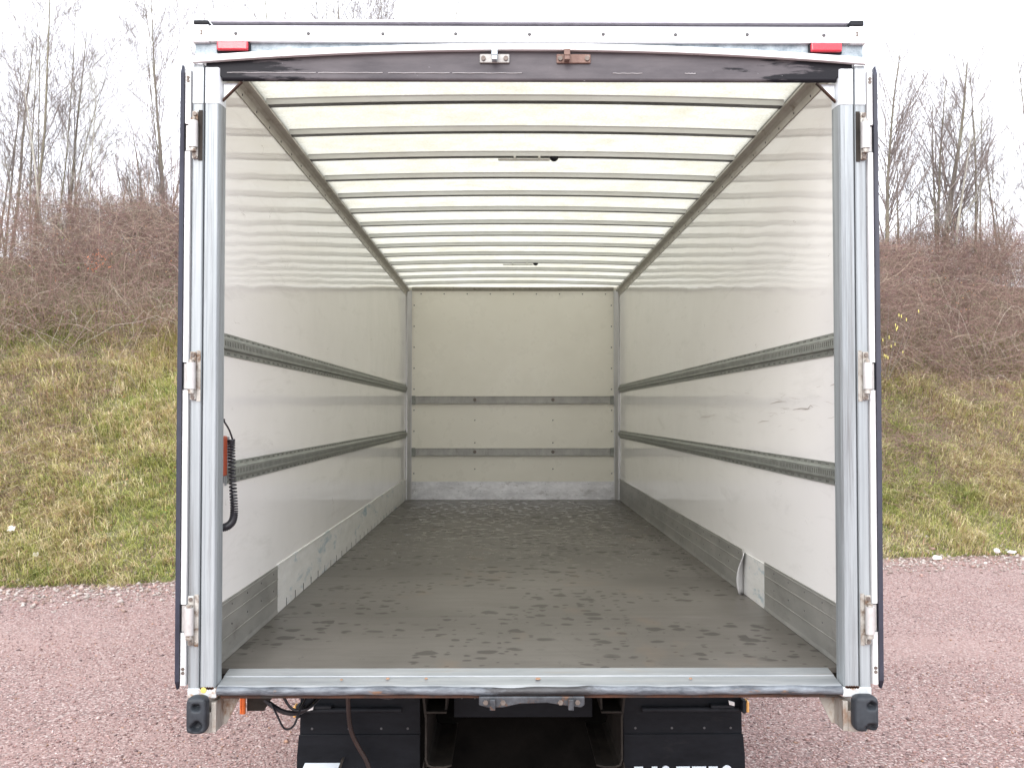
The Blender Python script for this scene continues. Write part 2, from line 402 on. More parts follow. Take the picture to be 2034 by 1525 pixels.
# ------------------------------------------------------------------ mesh helpers
class B:
    """collects geometry for ONE mesh object"""
    def __init__(s):
        s.v = []; s.f = []; s.m = []; s.parts = []
    def add(s, vs, fs, m=0):
        o = len(s.v); s.parts.append((o, len(s.f)))
        s.v += [tuple(p) for p in vs]
        s.f += [tuple(i + o for i in f) for f in fs]
        s.m += [m] * len(fs)
        return s
    def box(s, x0, x1, y0, y1, z0, z1, m=0):
        if x0 > x1: x0, x1 = x1, x0
        if y0 > y1: y0, y1 = y1, y0
        if z0 > z1: z0, z1 = z1, z0
        vs = [(x0, y0, z0), (x1, y0, z0), (x1, y1, z0), (x0, y1, z0), (x0, y0, z1), (x1, y0, z1), (x1, y1, z1), (x0, y1, z1)]
        return s.add(vs, [(0, 3, 2, 1), (4, 5, 6, 7), (0, 1, 5, 4), (1, 2, 6, 5), (2, 3, 7, 6), (3, 0, 4, 7)], m)
    def prism(s, prof, a0, a1, axis='y', m=0):
        """closed profile extruded along an axis; profile pairs are the two other axes in xyz order"""
        n = len(prof)
        def P(p, a):
            return {'x': (a, p[0], p[1]), 'y': (p[0], a, p[1]), 'z': (p[0], p[1], a)}[axis]
        vs = [P(p, a0) for p in prof] + [P(p, a1) for p in prof]
        fs = [tuple(range(n))[::-1], tuple(range(n, 2 * n))]
        fs += [(i, (i + 1) % n, n + (i + 1) % n, n + i) for i in range(n)]
        return s.add(vs, fs, m)
    def cyl(s, c, r, h, axis='y', n=14, r2=None, m=0, smooth=False):
        r2 = r if r2 is None else r2
        vs = []
        for k, rr in ((0, r), (1, r2)):
            for i in range(n):
                a = 2 * math.pi * i / n
                u, w = rr * math.cos(a), rr * math.sin(a)
                if axis == 'y': vs.append((c[0] + u, c[1] + k * h, c[2] + w))
                elif axis == 'x': vs.append((c[0] + k * h, c[1] + u, c[2] + w))
                else: vs.append((c[0] + u, c[1] + w, c[2] + k * h))
        fs = [tuple(range(n))[::-1], tuple(range(n, 2 * n))] + [(i, (i + 1) % n, n + (i + 1) % n, n + i) for i in range(n)]
        return s.add(vs, fs, m)
    def tube(s, path, r, n=8, m=0):
        path = [Vector(p) for p in path]
        vs = []; ref = None
        for i, p in enumerate(path):
            t = (path[min(i + 1, len(path) - 1)] - path[max(i - 1, 0)]).normalized()
            if ref is None:
                ref = t.orthogonal().normalized()
            ref = (ref - t * ref.dot(t)).normalized()
            bn = t.cross(ref)
            rr = r[i] if isinstance(r, (list, tuple)) else r
            for k in range(n):
                a = 2 * math.pi * k / n
                vs.append(p + (ref * math.cos(a) + bn * math.sin(a)) * rr)
        fs = []
        for i in range(len(path) - 1):
            for k in range(n):
                fs.append((i * n + k, i * n + (k + 1) % n, (i + 1) * n + (k + 1) % n, (i + 1) * n + k))
        fs.append(tuple(range(n))[::-1]); fs.append(tuple(range((len(path) - 1) * n, len(path) * n)))
        return s.add(vs, fs, m)

def obj(name, b, mats, parent=None, dz=0.0, bevel=0.0, smooth=False, seg=2, loc=None):
    me = bpy.data.meshes.new(name)
    vs = [(x, y, z + dz) for x, y, z in b.v] if dz else b.v
    me.from_pydata(vs, [], b.f)
    for m in (mats if isinstance(mats, (list, tuple)) else [mats]):
        me.materials.append(m)
    if any(b.m):
        me.polygons.foreach_set('material_index', b.m)
    bm = bmesh.new(); bm.from_mesh(me)
    bmesh.ops.recalc_face_normals(bm, faces=bm.faces)
    bm.to_mesh(me); bm.free()
    if smooth:
        me.polygons.foreach_set('use_smooth', [True] * len(me.polygons))
        me.set_sharp_from_angle(angle=R(40))
    o = bpy.data.objects.new(name, me)
    COL.objects.link(o)
    if bevel:
        mod = o.modifiers.new('bevel', 'BEVEL')
        mod.width = bevel; mod.segments = seg; mod.limit_method = 'ANGLE'; mod.angle_limit = R(35)
        mod.harden_normals = False
    if loc: o.location = loc
    if parent: attach(o, parent)
    return o

def world_loc(o):
    return o.matrix_parent_inverse @ o.location if False else Vector(o.get('_w', (0, 0, 0)))
ORIG = {}
def attach(o, parent):
    o.parent = parent
    o.matrix_parent_inverse = Matrix.Translation(-Vector(ORIG.get(parent.name, (0, 0, 0))))
    ORIG[o.name] = Vector(o.location)

def objs(name, b, mats, parent, **kw):
    """the same as obj, but every piece that was added becomes an object of its own"""
    out = []
    for (v0, f0), (v1, f1) in zip(b.parts, b.parts[1:] + [(len(b.v), len(b.f))]):
        p = B(); p.v = b.v[v0:v1]; p.f = [tuple(i - v0 for i in f) for f in b.f[f0:f1]]; p.m = b.m[f0:f1]
        out.append(obj(name, p, mats, parent, **kw))
    return out

def copy_at(src, loc, parent, rot=None):
    c = src.copy(); COL.objects.link(c)
    c.location = loc
    if rot is not None: c.rotation_euler = rot
    attach(c, parent)
    return c

def tag(o, label=None, cat=None, group=None, kind=None):
    for k, v in (('label', label), ('category', cat), ('group', group), ('kind', kind)):
        if v: o[k] = v
    return o

def empty(name, loc, **kw):
    o = bpy.data.objects.new(name, None)
    COL.objects.link(o); o.location = loc; o.empty_display_size = 0.3
    ORIG[o.name] = Vector(loc)
    return tag(o, **kw)

def fast_mesh(name, V, Q, mat, cols=None, tris=False, smooth=False):
    k = 3 if tris else 4
    me = bpy.data.meshes.new(name)
    nv, nf = len(V), len(Q)
    me.vertices.add(nv); me.vertices.foreach_set('co', np.ascontiguousarray(V, dtype=np.float32).ravel())
    me.loops.add(nf * k); me.loops.foreach_set('vertex_index', np.ascontiguousarray(Q, dtype=np.int32).ravel())
    me.polygons.add(nf); me.polygons.foreach_set('loop_start', np.arange(0, nf * k, k, dtype=np.int32))
    if smooth: me.polygons.foreach_set('use_smooth', np.ones(nf, dtype=bool))
    me.update(calc_edges=True)
    if cols is not None:
        a = me.color_attributes.new('Col', 'FLOAT_COLOR', 'POINT')
        c4 = np.ones((nv, 4), dtype=np.float32); c4[:, :3] = cols
        a.data.foreach_set('color', c4.ravel())
    me.materials.append(mat)
    o = bpy.data.objects.new(name, me)
    COL.objects.link(o)
    return o

def tubes(P, Rad, S=3):
    """P (N,K,3) polylines, Rad (N,K) -> verts, quads"""
    n, K, _ = P.shape
    T = np.empty_like(P); T[:, 1:-1] = P[:, 2:] - P[:, :-2]; T[:, 0] = P[:, 1] - P[:, 0]; T[:, -1] = P[:, -1] - P[:, -2]
    T /= np.linalg.norm(T, axis=2, keepdims=True) + 1e-9
    ref = np.tile(np.array([0.31, 0.87, 0.38]), (n, K, 1))
    A = np.cross(T, ref); A /= np.linalg.norm(A, axis=2, keepdims=True) + 1e-9
    Bn = np.cross(T, A)
    ang = 2 * np.pi * np.arange(S) / S
    V = P[:, :, None, :] + Rad[:, :, None, None] * (A[:, :, None, :] * np.cos(ang)[None, None, :, None] + Bn[:, :, None, :] * np.sin(ang)[None, None, :, None])
    V = V.reshape(-1, 3)
    i = np.arange(n)[:, None, None] * K * S; j = np.arange(K - 1)[None, :, None] * S; k = np.arange(S)[None, None, :]; k2 = (k + 1) % S
    Q = np.stack([i + j + k, i + j + k2, i + j + S + k2, i + j + S + k], axis=-1).reshape(-1, 4)
    return V, Q

def vnoise(x, y, s, seed=0):
    """smooth value noise 0..1"""
    r = np.random.default_rng(seed); tab = r.random((64, 64))
    x = np.asarray(x) * s + 100.3; y = np.asarray(y) * s + 57.7
    xi = np.floor(x).astype(int); yi = np.floor(y).astype(int); fx = x - xi; fy = y - yi
    fx = fx * fx * (3 - 2 * fx); fy = fy * fy * (3 - 2 * fy)
    g = lambda a, b: tab[a % 64, b % 64]
    return (g(xi, yi) * (1 - fx) + g(xi + 1, yi) * fx) * (1 - fy) + (g(xi, yi + 1) * (1 - fx) + g(xi + 1, yi + 1) * fx) * fy
def fbm(x, y, s, seed=0):
    return (vnoise(x, y, s, seed) * 4 + vnoise(x, y, s * 2.1, seed + 1) * 2 + vnoise(x, y, s * 4.3, seed + 2)) / 7

# ------------------------------------------------------------------ the setting: yard and bank
def foot(x):
    x = np.asarray(x, dtype=float)
    return 13.6 + 0.19 * x + 0.35 * (vnoise(x, 0 * x, 0.45, 5) - 0.5)
def bank_z(x, y):
    s = y - foot(x)
    z = 0.65 * np.clip(s, -1, 8.0)
    z = np.where(s > 7.2, 4.68 + (z - 4.68) * 0.75, z)
    z = z + np.clip(s, 0, 1.5) / 1.5 * ((fbm(x, y, 0.9, 21) - 0.5) * 0.45 + (vnoise(x, y, 4.0, 9) - 0.5) * 0.10)
    return np.where(s < 0, s * 0.5, z)

b = B(); b.add([(-400, -400, 0), (400, -400, 0), (400, 400, 0), (-400, 400, 0)], [(0, 1, 2, 3)])
yard = obj('gravel_ground', b, GRAVEL); tag(yard, 'flat yard of pinkish red crushed gravel around the truck', kind='structure')

xs = np.concatenate([np.linspace(-120, -16, 27)[:-1], np.linspace(-16, 17, 166), np.linspace(17, 120, 27)[1:]])
ss = np.concatenate([np.linspace(-0.4, 9, 72), np.linspace(9, 90, 14)[1:]])
GX, GS = np.meshgrid(xs, ss, indexing='ij')
GY = foot(GX) + GS
GZ = bank_z(GX, GY)
V = np.stack([GX, GY, GZ], -1).reshape(-1, 3)
na, nb = GX.shape
ii = (np.arange(na - 1)[:, None] * nb + np.arange(nb - 1)[None, :]).ravel()
Q = np.stack([ii, ii + nb, ii + nb + 1, ii + 1], -1)
bank = fast_mesh('embankment', V, Q, BANK, smooth=True)
tag(bank, 'sloping earth embankment behind the gravel yard, under grass and brambles', kind='structure')

def weighted_x(n):
    """x positions: most where the truck leaves the bank in view"""
    k = rng.random(n)
    left = rng.uniform(-9.5, -3.2, n); right = rng.uniform(4.2, 12.0, n); all_ = rng.uniform(-15, 17, n)
    return np.where(k < 0.40, left, np.where(k < 0.80, right, all_))

def palette(cols, w, n, jit=0.15):
    c = np.array(cols)[rng.choice(len(cols), n, p=np.array(w) / sum(w))]
    return c * (1 + rng.uniform(-jit, jit, (n, 1)))

# grass: blades of many lengths, straw coloured and green in patches
def grass(n):
    x = weighted_x(n); s = rng.uniform(-0.45, 5.9, n)
    s = np.where((s < 0) & (vnoise(x, s, 2.2, 8) < 0.62), s + 1.5, s)
    y = foot(x) + s
    tall = fbm(x, y, 1.3, 31)
    keep = rng.random(n) < np.clip(0.45 + tall, 0, 1)
    x, y, s, tall = x[keep], y[keep], s[keep], tall[keep]; n = len(x)
    z = bank_z(x, y)
    dry = 0.5 + 0.9 * (fbm(x, y, 0.7, 41) - 0.5) + 0.55 * (fbm(x, y, 3.2, 44) - 0.5) + rng.normal(0, 0.12, n) - 0.02
    dry = dry + np.where((s < 0.9), -0.10, 0)
    L = (0.05 + 0.20 * np.clip(tall - 0.22, 0, 1) + rng.exponential(0.035, n)) * np.where(dry > 0.5, 1.15, 0.8) * (0.6 + 0.9 * vnoise(x, y, 2.6, 33))
    a = rng.uniform(0, 2 * np.pi, n)
    lean = rng.uniform(0.5, 1.7, n)
    out = np.stack([np.cos(a), np.sin(a) - 0.55, np.zeros(n)], -1)
    p0 = np.stack([x, y, z - 0.01], -1)
    up = np.array([0, -0.25, 1.0])
    p1 = p0 + (up * 0.55 + out * (lean * 0.25)[:, None]) * L[:, None]
    p2 = p0 + (up * np.clip(1.0 - lean * 0.45, 0.15, 1)[:, None] + out * (lean * 0.85)[:, None]) * L[:, None]
    wdir = np.stack([-np.sin(a), np.cos(a), np.zeros(n)], -1) * (rng.uniform(0.0026, 0.0068, n))[:, None]
    V = np.stack([p0 - wdir, p0 + wdir, p1 - wdir * 0.8, p1 + wdir * 0.8, p2 - wdir * 0.15, p2 + wdir * 0.15], 1).reshape(-1, 3)
    i = np.arange(n)[:, None] * 6
    Q = np.concatenate([i + np.array([[0, 1, 3, 2]]), i + np.array([[2, 3, 5, 4]])], 1).reshape(-1, 4)
    green = palette([(0.20, 0.22, 0.06), (0.27, 0.275, 0.10), (0.14, 0.175, 0.055), (0.32, 0.30, 0.14)], [3, 3, 2, 2], n)
    straw = palette([(0.36, 0.30, 0.19), (0.43, 0.38, 0.26), (0.28, 0.22, 0.14), (0.31, 0.30, 0.13), (0.24, 0.15, 0.11)], [4, 2.5, 2, 5, 1.2], n)
    c = np.where((dry > 0.50)[:, None], straw, green)
    return V, Q, np.repeat(c, 6, axis=0)
V, Q, C = grass(250000)
def tufts(nt_, per):
    cx_ = weighted_x(nt_); cs = rng.uniform(0.2, 5.6, nt_); cyy = foot(cx_) + cs
    k = fbm(cx_, cyy, 1.7, 35) > 0.42; cx_, cyy = cx_[k], cyy[k]; m = len(cx_)
    x = np.repeat(cx_, per) + rng.normal(0, 0.035, m * per); y = np.repeat(cyy, per) + rng.normal(0, 0.035, m * per); n = m * per
    L = rng.uniform(0.09, 0.24, n); a = np.repeat(rng.uniform(0, 6.28, m), per) + rng.normal(0, 1.0, n)
    lean = rng.uniform(0.4, 1.6, n)
    out = np.stack([np.cos(a), np.sin(a) - 0.7, np.zeros(n)], -1)
    p0 = np.stack([x, y, bank_z(x, y) - 0.01], -1)
    pts = [p0 + (np.array([0, -0.2, 1.0]) * (t - 0.5 * lean[:, None] * t * t * 0.9) + out * (lean[:, None] * t * t * 0.75)) * L[:, None] for t in (0, 0.4, 0.75, 1.0)]
    w = np.stack([-np.sin(a), np.cos(a), 0 * a], -1) * rng.uniform(0.002, 0.004, n)[:, None]
    V = np.stack([q for p, f in zip(pts, (1, 0.8, 0.5, 0.1)) for q in (p - w * f, p + w * f)], 1).reshape(-1, 3)
    i = np.arange(n)[:, None] * 8
    Q = np.concatenate([i + np.array([[2 * j, 2 * j + 1, 2 * j + 3, 2 * j + 2]]) for j in range(3)], 1).reshape(-1, 4)
    base = palette([(0.44, 0.38, 0.25), (0.36, 0.29, 0.18), (0.27, 0.28, 0.10), (0.50, 0.45, 0.33)], [3, 3, 2, 1.5], m, 0.1)
    return V, Q, np.repeat(np.repeat(base, per, axis=0) * rng.uniform(0.8, 1.2, (n, 1)), 8, axis=0)
V2, Q2, C2 = tufts(2200, 28)
V, Q, C = np.concatenate([V, V2]), np.concatenate([Q, Q2 + len(V)]), np.concatenate([C, C2])
g = fast_mesh('bank_grass', V, Q, GRASS, C)
tag(g, 'rough green and straw coloured grass covering the embankment', 'grass', kind='stuff')

# brambles
def stems(n, xf, s0, s1, H, Rr, rad, cols, w, K=6, z_off=0.0, edge=True):
    x = xf(n); s = rng.uniform(s0, s1, n)
    y = foot(x) + s
    if edge:
        lim = 4.5 + 1.1 * (fbm(x, y, 0.6, 77) - 0.5) + 0.5 * (x < 0) - 0.2 * (x > 0)
        k = s > lim - 0.2; x, y, s = x[k], y[k], s[k]; n = len(x)
    h = rng.uniform(H[0], H[1], n) * (0.65 + 0.7 * fbm(x, y, 0.7, 61))
    h = h * np.clip((s - s0 + 0.6) / 1.6, 0.35, 1)
    r = rng.uniform(Rr[0], Rr[1], n)
    a = rng.uniform(0, 2 * np.pi, n)
    d = np.stack([np.cos(a), np.sin(a) * 0.9 - 0.25], -1)
    t = np.linspace(0, 1, K)[None, :]
    arch = rng.uniform(0.5, 0.98, n)[:, None]
    zz = h[:, None] * np.sin(np.pi * arch * t)
    P = np.empty((n, K, 3))
    wob = rng.normal(0, 0.035, (n, K, 3)) * t[..., None] * (r[:, None, None] + 0.3)
    P[..., 0] = x[:, None] + d[:, :1] * r[:, None] * t
    P[..., 1] = y[:, None] + d[:, 1:] * r[:, None] * t
    base = bank_z(x, y)[:, None]
    slope = 0.5 * d[:, 1:] * r[:, None] * t
    P[..., 2] = base + zz + np.where(s[:, None] < 7.6, slope, 0) + z_off
    P += wob
    Rd = (rng.uniform(rad[0], rad[1], n)[:, None]) * (1 - 0.65 * t)
    V, Q = tubes(P, Rd, 3)
    return V, Q, np.repeat(palette(cols, w, n, 0.2), K * 3, axis=0)

def tangle(n, xf, s0, s1, ztop, L, rad, cols, w, K=6):
    x = xf(n); s = rng.uniform(s0, s1, n); y = foot(x) + s
    lim = 4.5 + 1.1 * (fbm(x, y, 0.6, 77) - 0.5) + 0.5 * (x < 0) - 0.45 * (x > 0)
    k = s > lim; x, y, s, lim = x[k], y[k], s[k], lim[k]; n = len(x)
    hmax = ztop * (0.55 + 0.9 * fbm(x, y, 0.75, 61)) * np.clip((s - lim + 0.35) / 1.3, 0.2, 1)
    z = bank_z(x, y) + hmax * rng.random(n) ** 0.6
    a = rng.uniform(0, 2 * np.pi, n); el = rng.normal(0.15, 0.5, n)
    d = np.stack([np.cos(a) * np.cos(el), np.sin(a) * np.cos(el) * 0.7, np.sin(el)], -1)
    ln = rng.uniform(L[0], L[1], n) / (K - 1)
    P = np.empty((n, K, 3)); p = np.stack([x, y, z], -1); bend = rng.normal(0, 0.16, (n, 3)) - np.array([0, 0, 0.13])
    for j in range(K):
        P[:, j] = p; p = p + d * ln[:, None]
        d = d + bend + rng.normal(0, 0.10, (n, 3)); d /= np.linalg.norm(d, axis=1, keepdims=True)
    P[..., 2] = np.maximum(P[..., 2], bank_z(P[..., 0], P[..., 1]) + 0.01)
    V, Q = tubes(P, rng.uniform(rad[0], rad[1], n)[:, None] * np.linspace(1, 0.5, K)[None], 3)
    tone = (0.75 + 0.5 * fbm(x, y, 1.1, 66))[:, None]
    return V, Q, np.repeat(palette(cols, w, n, 0.22) * tone, K * 3, axis=0)

def joined(name, sets, mat, **kw):
    Vs, Qs, Cs = [], [], []; o = 0
    for V, Q, C in sets:
        Vs.append(V); Qs.append(Q + o); Cs.append(C); o += len(V)
    return tag(fast_mesh(name, np.concatenate(Vs), np.concatenate(Qs), mat, np.concatenate(Cs)), **kw)

PUR = [(0.28, 0.19, 0.165), (0.34, 0.245, 0.20), (0.17, 0.115, 0.10), (0.40, 0.325, 0.25), (0.26, 0.15, 0.145), (0.25, 0.215, 0.15)]
PW = [4, 4, 3, 2, 2, 2]
PALE = [(0.48, 0.42, 0.34), (0.42, 0.36, 0.30), (0.52, 0.47, 0.40)]
joined('bramble_thicket', [
    stems(7000, weighted_x, 4.0, 11.0, (0.35, 1.35), (0.2, 1.0), (0.002, 0.004), PUR, PW),
    tangle(46000, weighted_x, 4.0, 10.5, 1.15, (0.25, 0.9), (0.0016, 0.0034), PUR, PW),
    tangle(700, weighted_x, 4.2, 9.5, 1.2, (0.6, 1.4), (0.0018, 0.0036), PALE, [1, 1, 1], K=8),
    tangle(20000, lambda n: np.where(rng.random(n) < 0.5, rng.uniform(-3.6, 4.6, n), rng.uniform(-26, 20, n)), 4.0, 10.5, 1.15, (0.4, 1.1), (0.0032, 0.0055), PUR, PW),
    tangle(9000, lambda n: rng.uniform(4.8, 12.5, n), 3.7, 9.5, 1.35, (0.25, 0.9), (0.0016, 0.0034), PUR, [5, 3, 3, 1, 4, 1]),
    stems(2200, weighted_x, 7.2, 11.0, (1.2, 2.4), (0.1, 0.5), (0.002, 0.0045), PUR, PW, K=6, edge=False),
    stems(350, weighted_x, 4.2, 9.5, (0.6, 1.5), (0.8, 1.9), (0.0030, 0.0052), PALE, [1, 1, 1], K=9),
], STEM, label='dense tangle of bare purplish brown bramble stems along the top of the bank', cat='brambles', kind='stuff')
def xr(n): return np.where(rng.random(n) < 0.7, rng.uniform(4.6, 11.5, n), rng.uniform(-10, -6.2, n))
joined('low_bramble_runners', [
    stems(12500, xr, 1.1, 4.8, (0.03, 0.24), (0.2, 0.8), (0.0018, 0.0035), PUR, [4, 3, 3, 1, 5, 1], edge=False),
    stems(120, weighted_x, 0.6, 4.8, (0.08, 0.4), (0.3, 0.8), (0.002, 0.004), PALE, [1, 1, 1], K=8, edge=False),
], STEM, label='thin reddish bramble runners trailing down through the grass of the bank', cat='bramble runners', kind='stuff')

# leaves: small folded quads on brambles and ivy patches
def leaves(n, xf, s0, s1, zlo, zhi, size, cols, w, mask=None):
    x = xf(n); s = rng.uniform(s0, s1, n); y = foot(x) + s
    if mask is not None:
        k = fbm(x, y, 1.4, mask) > 0.60; x, y, s = x[k], y[k], s[k]; n = len(x)
    z = bank_z(x, y) + rng.uniform(zlo, zhi, n)
    c0 = np.stack([x, y, z], -1)
    u = rng.normal(0, 1, (n, 3)); u /= np.linalg.norm(u, axis=1, keepdims=True)
    v = np.cross(u, rng.normal(0, 1, (n, 3))); v /= np.linalg.norm(v, axis=1, keepdims=True)
    L = rng.uniform(size[0], size[1], n)[:, None]
    nrm = np.cross(u, v)
    V = np.stack([c0 - u * L, c0 - v * L * 0.5 + nrm * L * 0.15, c0 + u * L, c0 + v * L * 0.5 + nrm * L * 0.15], 1).reshape(-1, 3)
    Q = (np.arange(n)[:, None] * 4 + np.array([[0, 1, 2, 3]]))
    return V, Q, np.repeat(palette(cols, w, n, 0.2), 4, axis=0)
GREENS = [(0.10, 0.17, 0.05), (0.15, 0.21, 0.07), (0.08, 0.13, 0.05)]
BROWNS = [(0.28, 0.13, 0.07), (0.20, 0.10, 0.07), (0.33, 0.20, 0.11)]
joined('bank_leaves', [
    leaves(9000, weighted_x, -0.1, 5.2, 0.0, 0.08, (0.010, 0.026), GREENS, [3, 3, 2], 91),
    leaves(4200, weighted_x, 4.6, 10, 0.2, 1.3, (0.010, 0.022), GREENS + BROWNS, [1, 1, 1, 2, 2, 1]),
    leaves(7000, weighted_x, -0.35, 5.0, 0.0, 0.06, (0.010, 0.026), BROWNS, [2, 2, 1], 95),
    leaves(260, weighted_x, -6.5, 0.0, 0.004, 0.02, (0.012, 0.028), BROWNS, [2, 2, 1]),
    leaves(60, lambda n: rng.normal(-7.3, 0.10, n), 6.0, 6.3, 0.55, 0.78, (0.014, 0.028), [(0.70, 0.24, 0.12)], [1]),
], GRASS, label='small ivy and bramble leaves and fallen brown leaves scattered on the bank', cat='leaves', kind='stuff')

# loose stones on the yard
def stones(x, y, z, size, cols, w):
    n = len(x)
    oct_ = np.array([[1, 0, 0], [0, 1, 0], [-1, 0, 0], [0, -1, 0], [0, 0, 1], [0, 0, -1]], float)
    fc = np.array([[0, 1, 4], [1, 2, 4], [2, 3, 4], [3, 0, 4], [1, 0, 5], [2, 1, 5], [3, 2, 5], [0, 3, 5]])
    sh = oct_[None] * rng.uniform(0.55, 1.25, (n, 6, 1)) + rng.normal(0, 0.18, (n, 6, 3))
    sh[..., 2] *= 0.6
    a = rng.uniform(0, 6.28, n); ca, sa = np.cos(a)[:, None], np.sin(a)[:, None]
    X = sh[..., 0] * ca - sh[..., 1] * sa; Yy = sh[..., 0] * sa + sh[..., 1] * ca
    V = np.stack([X, Yy * 0.8, sh[..., 2]], -1) * size[:, None, None] + np.stack([x, y, z + size * 0.25], -1)[:, None]
    return V.reshape(-1, 3), (np.arange(n)[:, None, None] * 6 + fc[None]).reshape(-1, 3), np.repeat(palette(cols, w, n, 0.2), 6, axis=0)
PINK = [(0.33, 0.21, 0.195), (0.42, 0.29, 0.27), (0.26, 0.17, 0.16), (0.48, 0.38, 0.36), (0.54, 0.45, 0.43), (0.17, 0.12, 0.12), (0.36, 0.22, 0.16)]
n1 = 90000
yy = 5.2 + 9.5 * rng.random(n1) ** 1.35
px = np.where(rng.random(n1) < 0.5, rng.uniform(-0.56, -0.20, n1), rng.uniform(0.20, 0.56, n1))
xx = px * yy
k = yy < foot(xx) - 0.05; xx, yy = xx[k], yy[k]
k = (fbm(xx, yy, 0.7, 51) + rng.normal(0, 0.12, len(xx))) > 0.36; xx, yy = xx[k], yy[k]
sz = np.clip(rng.lognormal(math.log(0.0062), 0.38, len(xx)), 0.003, 0.02)
V, Q, C = stones(xx, yy, 0 * xx, sz, PINK, [4, 4, 3, 3, 1.2, 1.5, 1])
o = fast_mesh('loose_gravel', V, Q, STONE, C, tris=True)
tag(o, 'loose chips of pink and grey gravel lying on the yard', 'gravel', kind='stuff')
n2 = 7000
x2 = weighted_x(n2); y2 = foot(x2) - 0.12 + rng.normal(-0.22, 0.42, n2) * (0.5 + vnoise(x2, 0 * x2, 1.3, 3))
V, Q, C = stones(x2, y2, np.maximum(bank_z(x2, y2), 0), np.clip(rng.lognormal(math.log(0.020), 0.4, n2), 0.008, 0.055),
                 [(0.40, 0.35, 0.32), (0.34, 0.27, 0.245), (0.48, 0.43, 0.40), (0.26, 0.19, 0.16), (0.38, 0.25, 0.22)], [3, 3, 2, 2, 2])
o = fast_mesh('bank_foot_stones', V, Q, STONE, C, tris=True)
tag(o, 'strip of larger pale stones along the foot of the bank', 'stones', kind='stuff')

# white lumps at the foot of the bank
def lump(name, x, y, z, sx, sy, sz_, mat, label, cat, seed):
    r = random.Random(seed)
    bm = bmesh.new(); bmesh.ops.create_icosphere(bm, subdivisions=2, radius=1)
    for v in bm.verts:
        k = 1 + r.uniform(-0.22, 0.22)
        v.co = Vector((v.co.x * sx * k, v.co.y * sy * k, v.co.z * sz_ * k))
    me = bpy.data.meshes.new(name); bm.to_mesh(me); bm.free(); me.materials.append(mat)
    o = bpy.data.objects.new(name, me); COL.objects.link(o); o.location = (x, y, z)
    return tag(o, label, cat)
CHALK = surf('chalky_white', (0.72, 0.71, 0.68), (0.82, 0.81, 0.80), 0.8, 0, 12, bmp=0.4, bscale=30)
lump('white_stone', 5.99, 14.48, 0.04, 0.065, 0.05, 0.032, CHALK, 'flat white stone at the foot of the bank, nearest the truck on the right', 'stone', 1)
lump('white_stone', 6.97, 14.75, 0.10, 0.045, 0.045, 0.035, CHALK, 'rounder white stone in the grass edge further right, beside a flat pale stone', 'stone', 2)
lump('white_stone', 7.20, 14.78, 0.08, 0.06, 0.04, 0.022, CHALK, 'flat pale stone at the far right edge of the yard by the grass', 'stone', 3)

def scrap(x, s, size, label, seed):
    r = random.Random(seed); y = float(foot(x) + s); z = float(bank_z(np.array(x), np.array(y))) + 0.09
    b = B(); n = 5; vs = []
    for i in range(n):
        for j in range(n):
            vs.append(((i / 4 - .5) * size, (j / 4 - .5) * size * 0.5 + r.uniform(-.01, .01), (j / 4 - .5) * size * 0.6 + r.uniform(-.012, .012)))
    fs = [(i * n + j, (i + 1) * n + j, (i + 1) * n + j + 1, i * n + j + 1) for i in range(4) for j in range(4)]
    b.add(vs, fs)
    o = obj('litter_scrap', b, CHALK); o.location = (x, y, z)
    m = o.modifiers.new('thickness', 'SOLIDIFY'); m.thickness = 0.004
    return tag(o, label, 'litter')
scrap(-6.32, 0.80, 0.09, 'crumpled white scrap of litter caught in the grass near the left edge', 3)
scrap(-5.88, 0.42, 0.07, 'smaller white scrap of litter lower down the left grass slope', 4)

# ------------------------------------------------------------------ trees
def spawn(P, Rd, per, t0, t1, ang, lenf, K, up, radf, wob, seed, minr=0.003):
    r = np.random.default_rng(seed)
    n, KP, _ = P.shape; M = n * per
    idx = np.repeat(np.arange(n), per)
    t = r.uniform(t0, t1, M) * (KP - 1); i0 = np.minimum(t.astype(int), KP - 2); fr = (t - i0)[:, None]
    st = P[idx, i0] * (1 - fr) + P[idx, i0 + 1] * fr
    tg = P[idx, i0 + 1] - P[idx, i0]; tg /= np.linalg.norm(tg, axis=1, keepdims=True)
    r0 = Rd[idx, i0] * (1 - fr[:, 0]) + Rd[idx, i0 + 1] * fr[:, 0]
    plen = np.linalg.norm(np.diff(P, axis=1), axis=2).sum(1)[idx]
    q = np.cross(tg, r.normal(0, 1, (M, 3))); q /= np.linalg.norm(q, axis=1, keepdims=True)
    an = np.radians(r.uniform(ang[0], ang[1], M))[:, None]
    d = tg * np.cos(an) + q * np.sin(an)
    L = plen * r.uniform(lenf[0], lenf[1], M) * (1.05 - 0.55 * t / (KP - 1))
    out = np.empty((M, K, 3)); out[:, 0] = st
    for k in range(1, K):
        d = d + np.array([0, 0, up]) / K + r.normal(0, wob, (M, 3)); d /= np.linalg.norm(d, axis=1, keepdims=True)
        out[:, k] = out[:, k - 1] + d * (L / (K - 1))[:, None]
    rs = np.maximum(r0 * radf, minr)[:, None] * np.linspace(1, 0.35, K)[None]
    return out, rs

